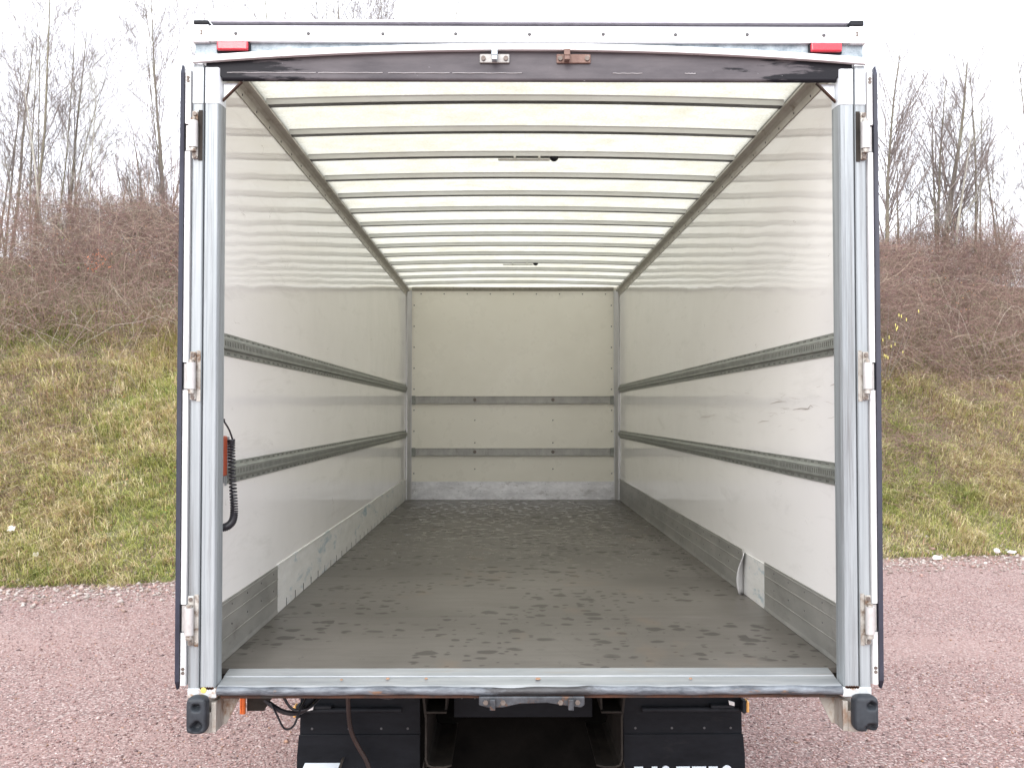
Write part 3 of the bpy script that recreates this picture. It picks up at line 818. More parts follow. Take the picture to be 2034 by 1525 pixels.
def tree(px, Y, ytop, nstem, spread, seed, bark, label, fan=0.12, r0=0.042, leafy=False, dens=1.0, base=None):
    x = (px - 1002) / 2040 * Y - 0.095
    zt = F + 0.977 + (820 - ytop) / 2040 * Y
    zb = float(bank_z(np.array(x), np.array(Y))) - 0.05
    H = zt - zb
    r = np.random.default_rng(seed)
    K = 12
    P = np.empty((nstem, K, 3)); Rd = np.empty((nstem, K))
    for i in range(nstem):
        a = r.uniform(0, 6.28); tilt = r.uniform(0.3, 1) * fan * (0 if nstem == 1 else 1)
        d = np.array([math.cos(a) * tilt, math.sin(a) * tilt * 0.6, 1.0]); d /= np.linalg.norm(d)
        p = np.array([r.uniform(-spread, spread), r.uniform(-spread, spread), 0.0]); h = H * (r.uniform(0.78, 1.0) if i else 1.0)
        for k in range(K):
            P[i, k] = p; d = d + r.normal(0, 0.022, 3) + np.array([0, 0, 0.012]); d /= np.linalg.norm(d); p = p + d * h / (K - 1)
        Rd[i] = r0 * (0.7 + 0.3 * (i == 0)) * np.linspace(1, 0.12, K) ** 0.9 * (1.0 if i == 0 else r.uniform(0.6, 0.9))
    n1 = max(6, int(27 * dens))
    L1, R1 = spawn(P, Rd, n1, 0.10, 0.97, (20, 50), (0.30, 0.56), 8, 0.42, 0.33, 0.05, seed + 1, 0.005)
    L2, R2 = spawn(L1, R1, 8, 0.12, 0.98, (18, 45), (0.28, 0.55), 5, 0.40, 0.6, 0.08, seed + 2, 0.0032)
    L3, R3 = spawn(L2, R2, 6, 0.10, 0.98, (20, 50), (0.32, 0.65), 3, 0.25, 0.7, 0.10, seed + 3, 0.0024)
    root = empty('bare_tree', (x, Y, zb), label=label, cat='tree')
    def part(name, sets, mat):
        Vs, Qs = [], []; o = 0
        for PP, RR, S in sets:
            V, Q = tubes(PP, RR, S); Vs.append(V); Qs.append(Q + o); o += len(V)
        ob = fast_mesh(name, np.concatenate(Vs), np.concatenate(Qs), mat, smooth=True)
        ob.parent = root
    part('trunk', [(P, Rd, 7)], bark)
    part('crown', [(L1, R1, 4), (L2, R2, 3), (L3, R3, 3)], TWIG if bark is BARK else bark)
    return root
tree(95, 21.6, -60, 5, 0.35, 100, BARK, 'tall many stemmed bare tree furthest left but one, its crown running out of the picture', fan=0.14)
tree(8, 22.3, 60, 4, 0.3, 110, BARK, 'bare tree cut by the left edge of the picture', fan=0.20, dens=0.8)
tree(140, 22.6, 60, 2, 0.2, 118, BARK, 'slim bare tree just right of the tall many stemmed one on the left', fan=0.10, dens=0.9)
tree(172, 20.6, 165, 1, 0.05, 120, BARKP, 'thin pale barked sapling in the gap between the left trees', r0=0.022, dens=0.6)
tree(88, 20.4, 150, 1, 0.05, 125, BARKP, 'pale grey straight stem standing before the tall left tree', r0=0.028, dens=0.4)
tree(345, 21.8, -30, 4, 0.3, 130, BARK, 'spreading bare tree right beside the left edge of the open truck', fan=0.22)
tree(265, 22.8, 250, 3, 0.3, 135, BARK, 'low bare tree leaning between the two big trees on the left', fan=0.30, dens=0.7)
tree(300, 20.9, 330, 5, 0.5, 138, BARK, 'leafy low thorn bush at the bank top just left of the truck', fan=0.5, dens=0.8, r0=0.02)
tree(600, 27.0, -60, 5, 0.4, 140, BARK, 'bare tree behind the truck, leftmost of the twig tops above its roof', fan=0.25)
tree(690, 27.4, -80, 5, 0.4, 145, BARK, 'bare tree behind the truck, middle one of the twig tops above its roof', fan=0.22)
tree(785, 27.0, -60, 5, 0.4, 150, BARK, 'bare tree behind the truck, rightmost of the twig tops above its roof', fan=0.25)
tree(1768, 23.6, 85, 1, 0.05, 160, BARK, 'bare tree with one straight leader beside the right edge of the truck', r0=0.055, dens=2.4)
tree(1872, 24.6, 118, 3, 0.18, 170, BARK, 'thick trunked bare tree, second from the truck on the right', r0=0.085, fan=0.10, dens=1.1)
tree(1903, 23.9, 250, 1, 0.05, 175, BARKP, 'slender white barked tree in front of the thick trunked one', r0=0.045, dens=0.5)
tree(1820, 25.2, 300, 3, 0.3, 178, BARK, 'shorter bushy bare tree between the straight leader and the thick trunk', fan=0.2, dens=0.8)
tree(1942, 24.8, 140, 3, 0.25, 180, BARK, 'slim upright bare tree right of the thick trunked one', fan=0.14, dens=0.9)
tree(2000, 25.4, 290, 3, 0.3, 185, BARK, 'low spreading bare tree near the right edge', fan=0.3, dens=0.8)
tree(2060, 24.8, 110, 3, 0.3, 190, BARK, 'bare tree leaning in from beyond the right edge of the picture', fan=0.28)

# hazel with catkins in the brambles on the right
hx, hy = 6.95, 18.9
hz = float(bank_z(np.array(hx), np.array(hy)))
hz_root = empty('hazel_shrub', (hx, hy, hz), label='hazel shrub with hanging yellow catkins among the brambles beside the truck', cat='shrub')
P = np.empty((9, 8, 3))
for i in range(9):
    a = i * 0.7; p = np.zeros(3); d = np.array([math.cos(a) * 0.35, math.sin(a) * 0.3 - 0.15, 1.0])
    for k in range(8):
        P[i, k] = p; d = d + rng.normal(0, 0.05, 3); p = p + d * 0.19
V, Q = tubes(P, np.tile(np.linspace(0.005, 0.0012, 8), (9, 1)), 4)
o = fast_mesh('stem', V, Q, TWIG); o.parent = hz_root
CAT = surf('catkin_yellow', (0.62, 0.56, 0.14), (0.72, 0.66, 0.20), 0.8, 0, 20, bmp=0)
b = B(); b.tube([(0, 0, 0), (0, 0, -0.012), (0.002, 0, -0.045), (0, 0, -0.062)], [0.003, 0.007, 0.007, 0.003], 6)
ck = None
for k in range(22):
    i, j = rng.integers(0, 9), rng.integers(3, 8)
    p = P[i, j] + rng.normal(0, 0.05, 3)
    if ck is None:
        ck = obj('catkin', b, CAT, smooth=True); c = ck
    else:
        c = ck.copy(); COL.objects.link(c)
    c.location = p; c.parent = hz_root

# ------------------------------------------------------------------ the truck
truck = empty('box_truck', (0, 7.7, 0), label='empty white box truck seen from behind with both rear doors folded open', cat='truck')
def T(name, b, mats, parent=truck, bevel=0.0, **kw):
    return obj(name, b, mats, parent, dz=F, bevel=bevel, **kw)
YF = 11.62          # inner face of the front wall
WI = 1.205          # inner half width
HI = 2.365          # inner height at the sides
YR = 3.80           # rear face of the frame

# --- load floor: sheets with open joints
ed = [3.972, 4.955, 6.20, 7.45, 8.70, 9.95, YF]
sub = B().box(-WI, WI, 3.98, YF, -0.06, -0.024); T('floor_frame', sub, CHASSIS)
for a, c in zip(ed[:-1], ed[1:]):
    b = B().box(-WI + 0.002, WI - 0.002, a + 0.002, c - 0.002, -0.022, 0.0)
    T('floor_panel', b, FLOOR, bevel=0.001, seg=1)
b = B()
for x in (-0.95, -0.55, 0.0, 0.55, 0.95): b.box(x - 0.03, x + 0.03, 4.2, YF, -0.12, -0.062)
for k in range(19): b.box(-1.2, 1.2, 4.15 + k * 0.4, 4.20 + k * 0.4, -0.140, -0.122)
objs('floor_bearer', b, CHASSIS, truck, dz=F)

# --- walls
for s in (-1, 1):
    b = B().box(s * WI, s * 1.235, 3.872, YF + 0.03, -0.02, HI + 0.03)
    b2 = b
    w = T('side_wall', b2, WALL)
    b = B().box(s * 1.2355, s * 1.250, 3.90, YF + 0.05, -0.06, 2.37); T('outer_panel', b, OUTSIDE)
b = B().box(-WI, WI, YF, YF + 0.03, -0.02, HI + 0.04); fw = T('front_wall', b, FRONT)
b = B().box(-1.25, 1.25, YF + 0.052, YF + 0.07, -0.06, 2.42); T('front_panel', b, OUTSIDE)
for s in (-1, 1):   # corner posts of the front wall
    b = B().prism([(s * 1.204, YF - 0.001), (s * 1.204, YF - 0.055), (s * 1.188, YF - 0.055), (s * 1.150, YF - 0.018), (s * 1.143, YF - 0.018), (s * 1.143, YF - 0.001)], 0.001, HI, 'z')
    T('corner_post', b, ALU_P, bevel=0.002)
b = B().prism([(YF - 0.001, HI - 0.006), (YF - 0.001, HI + 0.035), (YF - 0.05, HI + 0.035), (YF - 0.05, HI + 0.022), (YF - 0.012, HI - 0.006)], -1.14, 1.14, 'x')
T('front_header_angle', b, CANT, bevel=0.001)
b = B().box(-1.142, 1.142, YF - 0.006, YF - 0.0005, 0.001, 0.205)
for z in (0.07, 0.19): b.box(-1.142, 1.142, YF - 0.009, YF - 0.006, z, z + 0.006)
b.box(-1.142, 1.142, YF - 0.016, YF - 0.006, 0.001, 0.010)
T('front_kick_plate', b, ALU_F, bevel=0.0008, seg=1)

# --- rivets (one mesh, many copies)
def dome(r, h, n=10):
    b = B(); vs = []; fs = []
    for k, (rr, hh) in enumerate(((1, 0), (0.9, 0.55), (0.5, 0.9))):
        for i in range(n):
            a = 2 * math.pi * i / n; vs.append((r * rr * math.cos(a), -h * hh, r * rr * math.sin(a)))
    vs.append((0, -h, 0))
    for k in range(2):
        for i in range(n): fs.append((k * n + i, k * n + (i + 1) % n, (k + 1) * n + (i + 1) % n, (k + 1) * n + i))
    for i in range(n): fs.append((2 * n + i, 2 * n + (i + 1) % n, 3 * n))
    return b.add(vs, fs)
rivet0 = None
def rivet(x, y, z, parent, r=1.0, rot=None, name='rivet'):
    global rivet0
    if rivet0 is None:
        rivet0 = obj(name, dome(0.0075, 0.004), RIVET, smooth=True)
        o = rivet0
    else:
        o = rivet0.copy(); COL.objects.link(o)
    o.location = (x, y, z + F); o.scale = (r, r, r)
    if rot: o.rotation_euler = rot
    attach(o, parent)
    return o
for k in range(9): rivet(-1.04 + k * 0.2615, YF, 2.325, fw)
for s in (-1, 1):
    for k in range(9):
        z = 2.195 - k * 0.2375
        rivet(s * 1.118, YF, z, fw)
for x in (-0.43, 0.452):
    for z in (0.895, 0.640, 0.345): rivet(x, YF, z, fw)
fk = [o for o in truck.children if o.name.startswith('front_kick')][0]
for x in np.linspace(-1.1, 1.1, 10): rivet(float(x), YF - 0.006, 0.178, fk, 0.5); rivet(float(x), YF - 0.006, 0.095, fk, 0.5)

# --- flat buffer rails on the front wall
for z0 in (1.078, 0.492):
    b = B().box(-1.10, 1.10, YF - 0.022, YF - 0.0006, z0 + 0.008, z0 + 0.086)
    b.box(-1.10, 1.10, YF - 0.030, YF - 0.0226, z0 + 0.080, z0 + 0.088)
    b.box(-1.10, 1.10, YF - 0.030, YF - 0.0226, z0 + 0.006, z0 + 0.012)
    rl = T('bulkhead_rail', b, ALU, bevel=0.001, seg=1)
    for s in (-1, 1):
        bb = B().box(s * 1.102, s * 1.142, YF - 0.026, YF - 0.0006, z0 - 0.004, z0 + 0.092); bb.box(s * 1.120, s * 1.124, YF - 0.034, YF - 0.0265, z0, z0 + 0.088)
        obj('end_clamp', bb, RAIL, rl, dz=F, bevel=0.0015)
    for x in (-0.43, 0.452):
        bb = B().cyl((x, YF - 0.0225, z0 + 0.047), 0.019, -0.006, n=16); bb.cyl((x, YF - 0.0286, z0 + 0.047), 0.010, -0.006, n=6)
        obj('bolt', bb, BOLT, rl, dz=F)

# --- cargo track rails on the side walls, really perforated
def track(s, z0, y0, y1):
    b = B()
    X = lambda d: s * (WI - 0.0006 - d)
    def q(p, m=0):
        b.add([(X(d), y, z0 + z) for d, y, z in p], [(0, 1, 2, 3)], m)
    def wall_strip(y0, y1, d0, za, d1, zb, m=0):
        q([(d0, y0, za), (d0, y1, za), (d1, y1, zb), (d1, y0, zb)], m)
    # long plain strips
    for (d0, za, d1, zb) in ((0, 0, 0.004, 0), (0.004, 0, 0.004, 0.006), (0.004, 0.013, 0.004, 0.022), (0.004, 0.022, 0.017, 0.026),
                             (0.017, 0.026, 0.017, 0.037), (0.017, 0.056, 0.017, 0.064), (0.017, 0.064, 0.006, 0.069), (0.006, 0.069, 0.004, 0.075),
                             (0.004, 0.082, 0.004, 0.088), (0.004, 0.088, 0, 0.088)):
        wall_strip(y0, y1, d0, za, d1, zb)
    def row(d, za, zb, pitch, pat, depth, mback):
        y = y0
        while y < y1 - 1e-4:
            ys = [min(y + p, y1) for p in pat]
            wall_strip(y, ys[0], d, za, d, zb)
            for i in range(0, len(ys) - 1, 2):
                a, c = ys[i], ys[i + 1]; n = ys[i + 2] if i + 2 < len(ys) else min(y + pitch, y1)
                if c - a > 1e-4:
                    e = d - depth
                    wall_strip(a, c, e, za, e, zb, mback)
                    q([(d, a, za), (d, c, za), (e, c, za), (e, a, za)], 1); q([(d, a, zb), (d, c, zb), (e, c, zb), (e, a, zb)], 1)
                    q([(d, a, za), (e, a, za), (e, a, zb), (d, a, zb)], 1); q([(d, c, za), (e, c, za), (e, c, zb), (d, c, zb)], 1)
                if n - c > 1e-4: wall_strip(c, n, d, za, d, zb)
            y += pitch
    row(0.017, 0.037, 0.056, 0.025, (0.009, 0.016), 0.011, 1)
    pat = (0.016, 0.022, 0.030, 0.036, 0.044, 0.050)
    row(0.004, 0.006, 0.013, 0.10, pat, 0.003, 2)
    row(0.004, 0.075, 0.082, 0.10, pat, 0.003, 2)
    q([(0, y0, 0), (0.004, y0, 0), (0.004, y0, 0.022), (0, y0, 0.022)]); q([(0, y0, 0.022), (0.004, y0, 0.022), (0.017, y0, 0.026), (0, y0, 0.026)])
    q([(0, y0, 0.026), (0.017, y0, 0.026), (0.017, y0, 0.064), (0, y0, 0.064)]); q([(0, y0, 0.064), (0.017, y0, 0.064), (0.004, y0, 0.070), (0, y0, 0.088)])
    return b
for s in (-1, 1):
    for z0 in (1.204, 0.694):
        y0 = 4.10 if (s < 0 and z0 < 1) else 3.885
        o = T('track_rail', track(s, z0, y0, YF - 0.06), [RAIL, DARKH, FRONT])

# --- kick plates
def kick(s, y0, y1, h=0.235):
    b = B(); a = WI - 0.0008
    b.prism([(s * a, 0.001), (s * a, h), (s * (a - 0.004), h), (s * (a - 0.004), 0.020), (s * (a - 0.007), 0.006), (s * (a - 0.007), 0.001)], y0, y1, 'y')
    for z in (0.085, 0.168, h - 0.012):
        b.prism([(s * (a - 0.0045), z - 0.003), (s * (a - 0.0045), z + 0.003), (s * (a - 0.0065), z + 0.001), (s * (a - 0.0065), z - 0.001)], y0, y1, 'y')
    return b
kp1 = T('kick_plate', kick(-1, 3.885, 5.04), ALU, bevel=0.0006, seg=1)
kp2 = T('kick_plate', kick(1, 3.885, 5.135), ALU, bevel=0.0006, seg=1)
kp3 = T('kick_plate', kick(1, 5.60, YF - 0.06), ALU, bevel=0.0006, seg=1); kp3['label'] = 'long aluminium kick plate whose rear end is bent off the wall'
for kp, s, ya, yb in ((kp1, -1, 3.95, 5.0), (kp2, 1, 3.95, 5.1), (kp3, 1, 5.7, 11.4)):
    for z in (0.125, 0.205):
        for y in np.arange(ya, yb, 0.25): rivet(s * (WI - 0.0048), float(y), z, kp, 0.55, (0, 0, R(90) * -s))
# bent end of the long plate
vs = []; nz, ny = 10, 8
for i in range(nz):
    z = 0.002 + 0.233 * i / (nz - 1)
    for j in range(ny):
        t = j / (ny - 1)
        curl = 0.042 * t ** 2 * (0.30 + 0.95 * abs(math.sin(2.6 * i / (nz - 1) + 0.6)))
        vs.append((WI - 0.005 - curl, 5.60 - 0.11 * t + 0.035 * t * (1 - i / (nz - 1)), z))
b = B().add(vs, [(i * ny + j, i * ny + j + 1, (i + 1) * ny + j + 1, (i + 1) * ny + j) for i in range(nz - 1) for j in range(ny - 1)])
o = obj('bent_end', b, ALU_P, kp3, dz=F, smooth=True)
md = o.modifiers.new('thickness', 'SOLIDIFY'); md.thickness = 0.003
# worn base strips under / between the plates, the left one notched along the floor
b = B(); a = WI - 0.0008
y = 5.045; NY = YF - 0.06
b.box(-a, -(a - 0.003), y, NY, 0.042, 0.232); b.box(-a, -(a - 0.006), y, NY, 0.2325, 0.238)
while y < NY:
    y2 = min(y + 0.196, NY)
    b.prism([(y, 0.001 + 0.006 * random.random()), (y2, 0.001 + 0.008 * random.random()), (y2 + random.uniform(-0.006, 0.006), 0.042), (y, 0.042)], -a, -(a - 0.003), 'x')
    y += 0.222
T('base_strip', b, STRIP)
b = B(); y = 5.06
while y < NY - 0.05:
    b.box(-a, -(a - 0.0015), y + 0.178, y + 0.209, 0.001, 0.044); y += 0.222
objs('strip_notch', b, DARKH, truck, dz=F)
b = B().box(a, a - 0.003, 5.14, 5.62, 0.001, 0.225); T('base_strip', b, STRIP)

# --- roof
def arch(x, rise=0.024):
    return rise * (1 - (x / 1.25) ** 2)
nx = 24
b = B(); vs = []
for i in range(nx + 1):
    x = -1.20 + 2.40 * i / nx
    for yv in (3.86, YF + 0.04): vs.append((x, yv, 2.372 + 0.022 + arch(x)))
b.add(vs, [(2 * i, 2 * i + 2, 2 * i + 3, 2 * i + 1) for i in range(nx)])
roof = T('roof_sheet', b, ROOF, smooth=True)
def bow():
    b = B(); vs = []; n = 20
    prof = [(0.0, 0.0), (0.0, 0.0255), (-0.006, 0.0255), (-0.006, 0.027), (0.056, 0.027), (0.056, 0.0255), (0.050, 0.0255), (0.050, 0.0)]
    m = len(prof)
    for i in range(n + 1):
        x = -1.17 + 2.34 * i / n
        for y, z in prof: vs.append((x, y, z - 0.006 + arch(x)))
    fs = [(i * m + k, i * m + (k + 1) % m, (i + 1) * m + (k + 1) % m, (i + 1) * m + k) for i in range(n) for k in range(m)]
    fs += [tuple(range(m)), tuple(range(n * m, n * m + m))]
    b.add(vs, fs)
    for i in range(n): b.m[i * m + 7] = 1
    return b
BOW_SHADE = surf('bow_underside_shade', (0.13, 0.13, 0.14), (0.20, 0.20, 0.21), 0.4, 0.6, 8, (1, 4, 4), bmp=0)  # shade on the downward faces of the bows, painted as a darker grey
bows = [obj('roof_bow', bow(), [BOW, BOW_SHADE], loc=(0, 4.60, F + 2.368))]
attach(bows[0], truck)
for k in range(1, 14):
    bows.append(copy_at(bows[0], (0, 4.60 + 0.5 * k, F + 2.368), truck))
for s in (-1, 1):
    a = WI - 0.0008
    b = B().prism([(s * a, 2.300), (s * (a - 0.004), 2.300), (s * (a - 0.004), 2.335), (s * (a - 0.016), 2.347), (s * (a - 0.044), 2.352), (s * (a - 0.044), 2.362), (s * (a - 0.012), 2.390), (s * a, 2.390)], 3.875, YF - 0.056, 'y')
    cr = T('cant_rail', b, CANT, bevel=0.001, seg=1)
    for k in range(30): rivet(s * (WI - 0.005), 4.05 + 0.25 * k, 2.316, cr, 0.75, (0, 0, R(90) * -s))
    b = B().prism([(s * 1.2505, 2.30), (s * 1.2505, 2.425), (s * 1.18, 2.43), (s * 1.18, 2.402), (s * 1.21, 2.398), (s * 1.236, 2.39), (s * 1.236, 2.30)], 3.90, YF + 0.05, 'y')
    T('outer_roof_rail', b, WHITE_A, bevel=0.003)

# --- interior lamps under the third and the eleventh bow
for k, xc, zz in ((2, 0.0, 0), (10, 0.02, 0)):
    yb = 4.60 + 0.5 * k
    lr = T('interior_lamp', B().box(xc - 0.13, xc + 0.155, yb + 0.004, yb + 0.034, 2.366, 2.3745), LAMPW, bevel=0.003)
    b = B()
    for dx in (-0.045, 0.09): b.box(xc + dx, xc + dx + 0.012, yb - 0.003, yb + 0.036, 2.3745, 2.386)
    objs('clip', b, LAMPW, lr, dz=F)
    b = B(); b.cyl((xc + 0.178, yb + 0.02, 2.384), 0.024, -0.012, 'z', 18, 0.022); b.cyl((xc + 0.178, yb + 0.02, 2.372), 0.022, -0.010, 'z', 18, 0.010)
    obj('switch_knob', b, BLACKR, lr, dz=F, smooth=True)

# --- rear frame posts
FOOT = surf('flaking_post_foot', (0.42, 0.45, 0.47), (0.66, 0.69, 0.70), 0.5, 0.2, 8, dirt=(0.30, 0.15, 0.05), dirt_lo=0.50, dirt_hi=0.60, dirt_scale=14, bmp=0.5, bscale=60)
for s in (-1, 1):
    # inner box section with rounded front corners
    pr = [(1.1505, 3.870), (1.1505, 3.846), (1.1545, 3.812), (1.160, 3.8005), (1.163, 3.7985), (1.174, 3.7985), (1.176, 3.7997), (1.196, 3.7997), (1.198, 3.7985), (1.206, 3.7985), (1.2095, 3.803), (1.2095, 3.870)]
    b = B().prism([(s * x, y) for x, y in pr], -0.030, 2.128, 'z')
    post = T('rear_post', b, GALV_V)
    b = B().prism([(s * x, y - 0.002 if y < 3.83 else y) for x, y in pr], 2.1285, 2.262, 'z'); obj('corner_sleeve', b, GALV_W, post, dz=F, smooth=True)
    pr2 = [(1.2100, 3.871), (1.2100, 3.822), (1.2150, 3.822), (1.2155, 3.806), (1.220, 3.802), (1.250, 3.802), (1.256, 3.808), (1.256, 3.90), (1.2515, 3.90), (1.2515, 3.871)]
    b = B().prism([(s * x, y) for x, y in pr2], -0.115, 2.275, 'z'); obj('outer_channel', b, GALV_W if False else GALV_V, post, dz=F, smooth=True)
    b = B().prism([(s * 1.2165, 3.8005), (s * 1.2165, 3.7985), (s * 1.2545, 3.7985), (s * 1.2545, 3.8005)], 2.1285, 2.262, 'z'); obj('sleeve_plate', b, GALV_W, post, dz=F)
    # weld and rust at the foot
    b = B()
    for k in range(16):
        x = s * (1.162 + 0.003 * k); b.cyl((x, 3.796, -0.030 + 0.002 * math.sin(k * 2.1)), 0.004, 0.006, 'y', 7)
    obj('weld_bead', b, RUST, post, dz=F)
    # base block under the post
    b = B().box(s * 1.150, s * 1.256, 3.797, 3.868, -0.066, -0.0305); obj('post_foot', b, FOOT, post, dz=F, bevel=0.004)
    # gusset
    b = B().prism([(s * 1.1500, 2.216), (s * 1.082, 2.216), (s * 1.1500, 2.150)], 3.834, 3.838, 'y'); gs = T('corner_gusset', b, GALV_W)
    b = B().prism([(s * 1.076, 2.2155), (s * 1.1495, 2.142), (s * 1.1495, 2.1505), (s * 1.0845, 2.2155)], 3.816, 3.8335, 'y'); obj('gusset_edge', b, RUST, gs, dz=F, bevel=0.001)
b = B().cyl((-1.196, 3.7965, -0.036), 0.011, -0.0012, n=14); T('paint_spot', b, STICK)

# --- header
def hz_arch(x): return 2.276 + 0.051 * (1 - min(1, (abs(x) / 1.256)) ** 2 )
def strip_x(f0, f1, y0, y1, x0, x1, n=32):
    b = B(); vs = []
    for i in range(n + 1):
        x = x0 + (x1 - x0) * i / n
        vs += [(x, y0, f0(x)), (x, y0, f1(x)), (x, y1, f1(x)), (x, y1, f0(x))]
    fs = [(4 * i + k, 4 * i + (k + 1) % 4, 4 * i + 4 + (k + 1) % 4, 4 * i + 4 + k) for i in range(n) for k in range(4)]
    fs += [(0, 1, 2, 3), (4 * n, 4 * n + 3, 4 * n + 2, 4 * n + 1)]
    return b.add(vs, fs)
header = T('header_plate', strip_x(lambda x: 2.232, lambda x: hz_arch(x) + 0.004, 3.806, 3.83, -1.208, 1.208), HEADER)
b = B().tube([(-1.149, 3.818, 2.2285), (1.149, 3.818, 2.2285)], 0.0125, 14); obj('rolled_edge', b, HEADER, header, dz=F, smooth=True)
drip = T('drip_strip', strip_x(lambda x: hz_arch(x), lambda x: hz_arch(x) + 0.0245, 3.783, 3.8055, -1.256, 1.256), WHITE_A, bevel=0.003)
b = B().box(-1.25, 1.25, 3.8085, 3.832, 2.290, 2.358); T('top_rail', b, surf('speckled_galvanised', (0.15, 0.19, 0.22), (0.40, 0.46, 0.50), 0.5, 0.2, 26, (0.8, 1, 1)))
b = B().prism([(3.790, 2.3575), (3.790, 2.414), (3.793, 2.418), (3.89, 2.432), (3.89, 2.402), (3.832, 2.3975), (3.832, 2.3575)], -1.192, 1.192, 'x')
cap = T('cap_rail', b, WHITE_A, bevel=0.002)
b = B().box(-1.192, 1.192, 3.794, 3.90, 2.4335, 2.442); obj('top_trim', b, surf('grey_trim', (0.42, 0.41, 0.47), (0.58, 0.57, 0.62), 0.5, 0.2, 5, (2, 1, 1)), cap, dz=F)
for k in range(9): rivet([-1.095, -0.825, -0.548, -0.277, -0.002, 0.273, 0.543, 0.811, 1.098][k], 3.790, 2.387 + 0.001 * math.sin(k * 3), cap, 0.95)
for s in (-1, 1):
    b = B().box(s * 1.1935, s * 1.257, 3.788, 3.90, 2.355, 2.420)
    cc = T('corner_cap', b, WHITE_A, bevel=0.004)
    b = B().box(s * 1.196, s * (1.252 if s < 0 else 1.248), 3.786, 3.89, 2.4205, 2.437 + (0.005 if s > 0 else 0)); obj('rubber_cover', b, BLACKR, cc, dz=F, bevel=0.005)
    b = B().cyl((s * 1.222, 3.788, 2.395), 0.0045, -0.002, n=10); b.cyl((s * 1.222, 3.788, 2.385), 0.0045, -0.002, n=10); objs('screw', b, BOLT, cc, dz=F)
    # red marker
    b = B().box(s * 1.042, s * 1.168, 3.796, 3.808, 2.3185, 2.3565); ml = T('red_marker', b, BLACKR, bevel=0.004)
    b = B().box(s * 1.047, s * 1.163, 3.778, 3.7965, 2.3215, 2.3545); obj('lens', b, LENS, ml, dz=F, bevel=0.006, seg=3)

for x0, x1 in ((-1.13, -0.80), (-0.79, -0.55), (-0.53, -0.30), (-0.29, -0.03), (0.31, 0.42), (0.58, 0.62)):  # thin pale tubes that paint a highlight along the rolled edge
    b = B().tube([(x0 + (x1 - x0) * i / 12, 3.8045, 2.2455 + 0.0008 * math.sin(i * 1.7 + x0)) for i in range(13)], 0.0014, 6)
    obj('edge_highlight_line', b, ALU_P, header, dz=F)

# latch keepers on the header
for xc, w, mp, mb, lx in ((-0.132, 0.056, KEEPG, KEEPB, -0.132), (0.163, 0.064, KEEP, KEEP, 0.137)):
    b = B().box(xc - w, xc + w, 3.797, 3.8055, 2.281, 2.316); kpn = T('latch_keeper', b, mp, bevel=0.006, seg=3)
    b = B().box(lx - 0.011, lx + 0.011, 3.762, 3.7965, 2.300, 2.324); b.box(lx - 0.010, lx + 0.010, 3.764, 3.7965, 2.284, 2.2995)
    obj('hook', b, mb, kpn, dz=F, bevel=0.002)
    b = B()
    for dx in (-w + 0.014, w - 0.014): b.cyl((xc + dx, 3.7968, 2.298), 0.009, -0.006, n=8)
    objs('bolt', b, BOLT, kpn, dz=F)

# --- sill
b = B().prism([(3.971, -0.022), (3.971, -0.0005), (3.895, -0.010), (3.893, -0.013), (3.812, -0.0235), (3.802, -0.030), (3.802, -0.05), (3.971, -0.055)], -1.149, 1.149, 'x')
sill = T('sill_plate', b, GALV_H, bevel=0.0015)
def lip_material():
    m, nt, bs = newmat('dented_sill_lip')
    base = mixc(nt, ramp(nt, noise(nt, 5, 6, 0.65, (1.6, 5, 5)), 0.36, 0.64), (0.035, 0.041, 0.052), (0.18, 0.20, 0.225))
    tc = N(nt, 'ShaderNodeTexCoord'); sp = N(nt, 'ShaderNodeSeparateXYZ'); nt.links.new(tc.outputs['Object'], sp.inputs[0])
    d = math_n(nt, 'ABSOLUTE', math_n(nt, 'SUBTRACT', sp.outputs[0], 0.04))
    worn = ramp(nt, math_n(nt, 'ADD', d, math_n(nt, 'MULTIPLY', noise(nt, 16, 6, 0.7, (1, 2, 3)), 0.30)), 0.30, 0.36, (1, 1, 1, 1), (0, 0, 0, 1))
    base = mixc(nt, math_n(nt, 'MULTIPLY', worn, 0.85), base, (0.022, 0.020, 0.020))
    base = mixc(nt, ramp(nt, noise(nt, 9, 6, 0.7, (1, 3, 3), (3, 0, 1)), 0.62, 0.68), base, (0.20, 0.12, 0.075))
    nt.links.new(base, bs.inputs['Base Color'])
    bs.inputs['Roughness'].default_value = 0.5; bs.inputs['Metallic'].default_value = 0.1
    bump(nt, bs, noise(nt, 22, 5, 0.65, (1, 2, 2)), 0.7, 0.006)
    return m
LIPM = lip_material()
ln = [(x, 3.806, -0.042 + 0.0012 * math.sin(x * 9) + (-0.002 if abs(x) < 0.2 else 0)) for x in np.linspace(-1.149, 1.149, 60)]
b = B().tube(ln, [0.0155 + 0.0012 * math.sin(i * 1.3) for i in range(60)], 14); obj('sill_lip', b, LIPM, sill, dz=F, smooth=True)
b = B().box(-1.14, 1.14, 3.815, 3.86, -0.072, -0.059); T('under_beam', b, RUST, bevel=0.002)
b = B()
for x, w in ((-0.53, 0.007), (-0.387, 0.006), (-0.02, 0.005), (0.03, 0.010), (0.12, 0.006), (-0.7, 0.005), (0.6, 0.006), (0.83, 0.005)):
    b.cyl((x, 3.86 + 0.08 * ((x * 7) % 1) - 0.02, -0.0135), w, 0.0035, 'z', 9)
RSTAIN = surf('light_rust_spot', (0.30, 0.17, 0.10), (0.40, 0.25, 0.17), 0.8, 0, 40)
objs('rust_spot', b, RSTAIN, sill, dz=F)

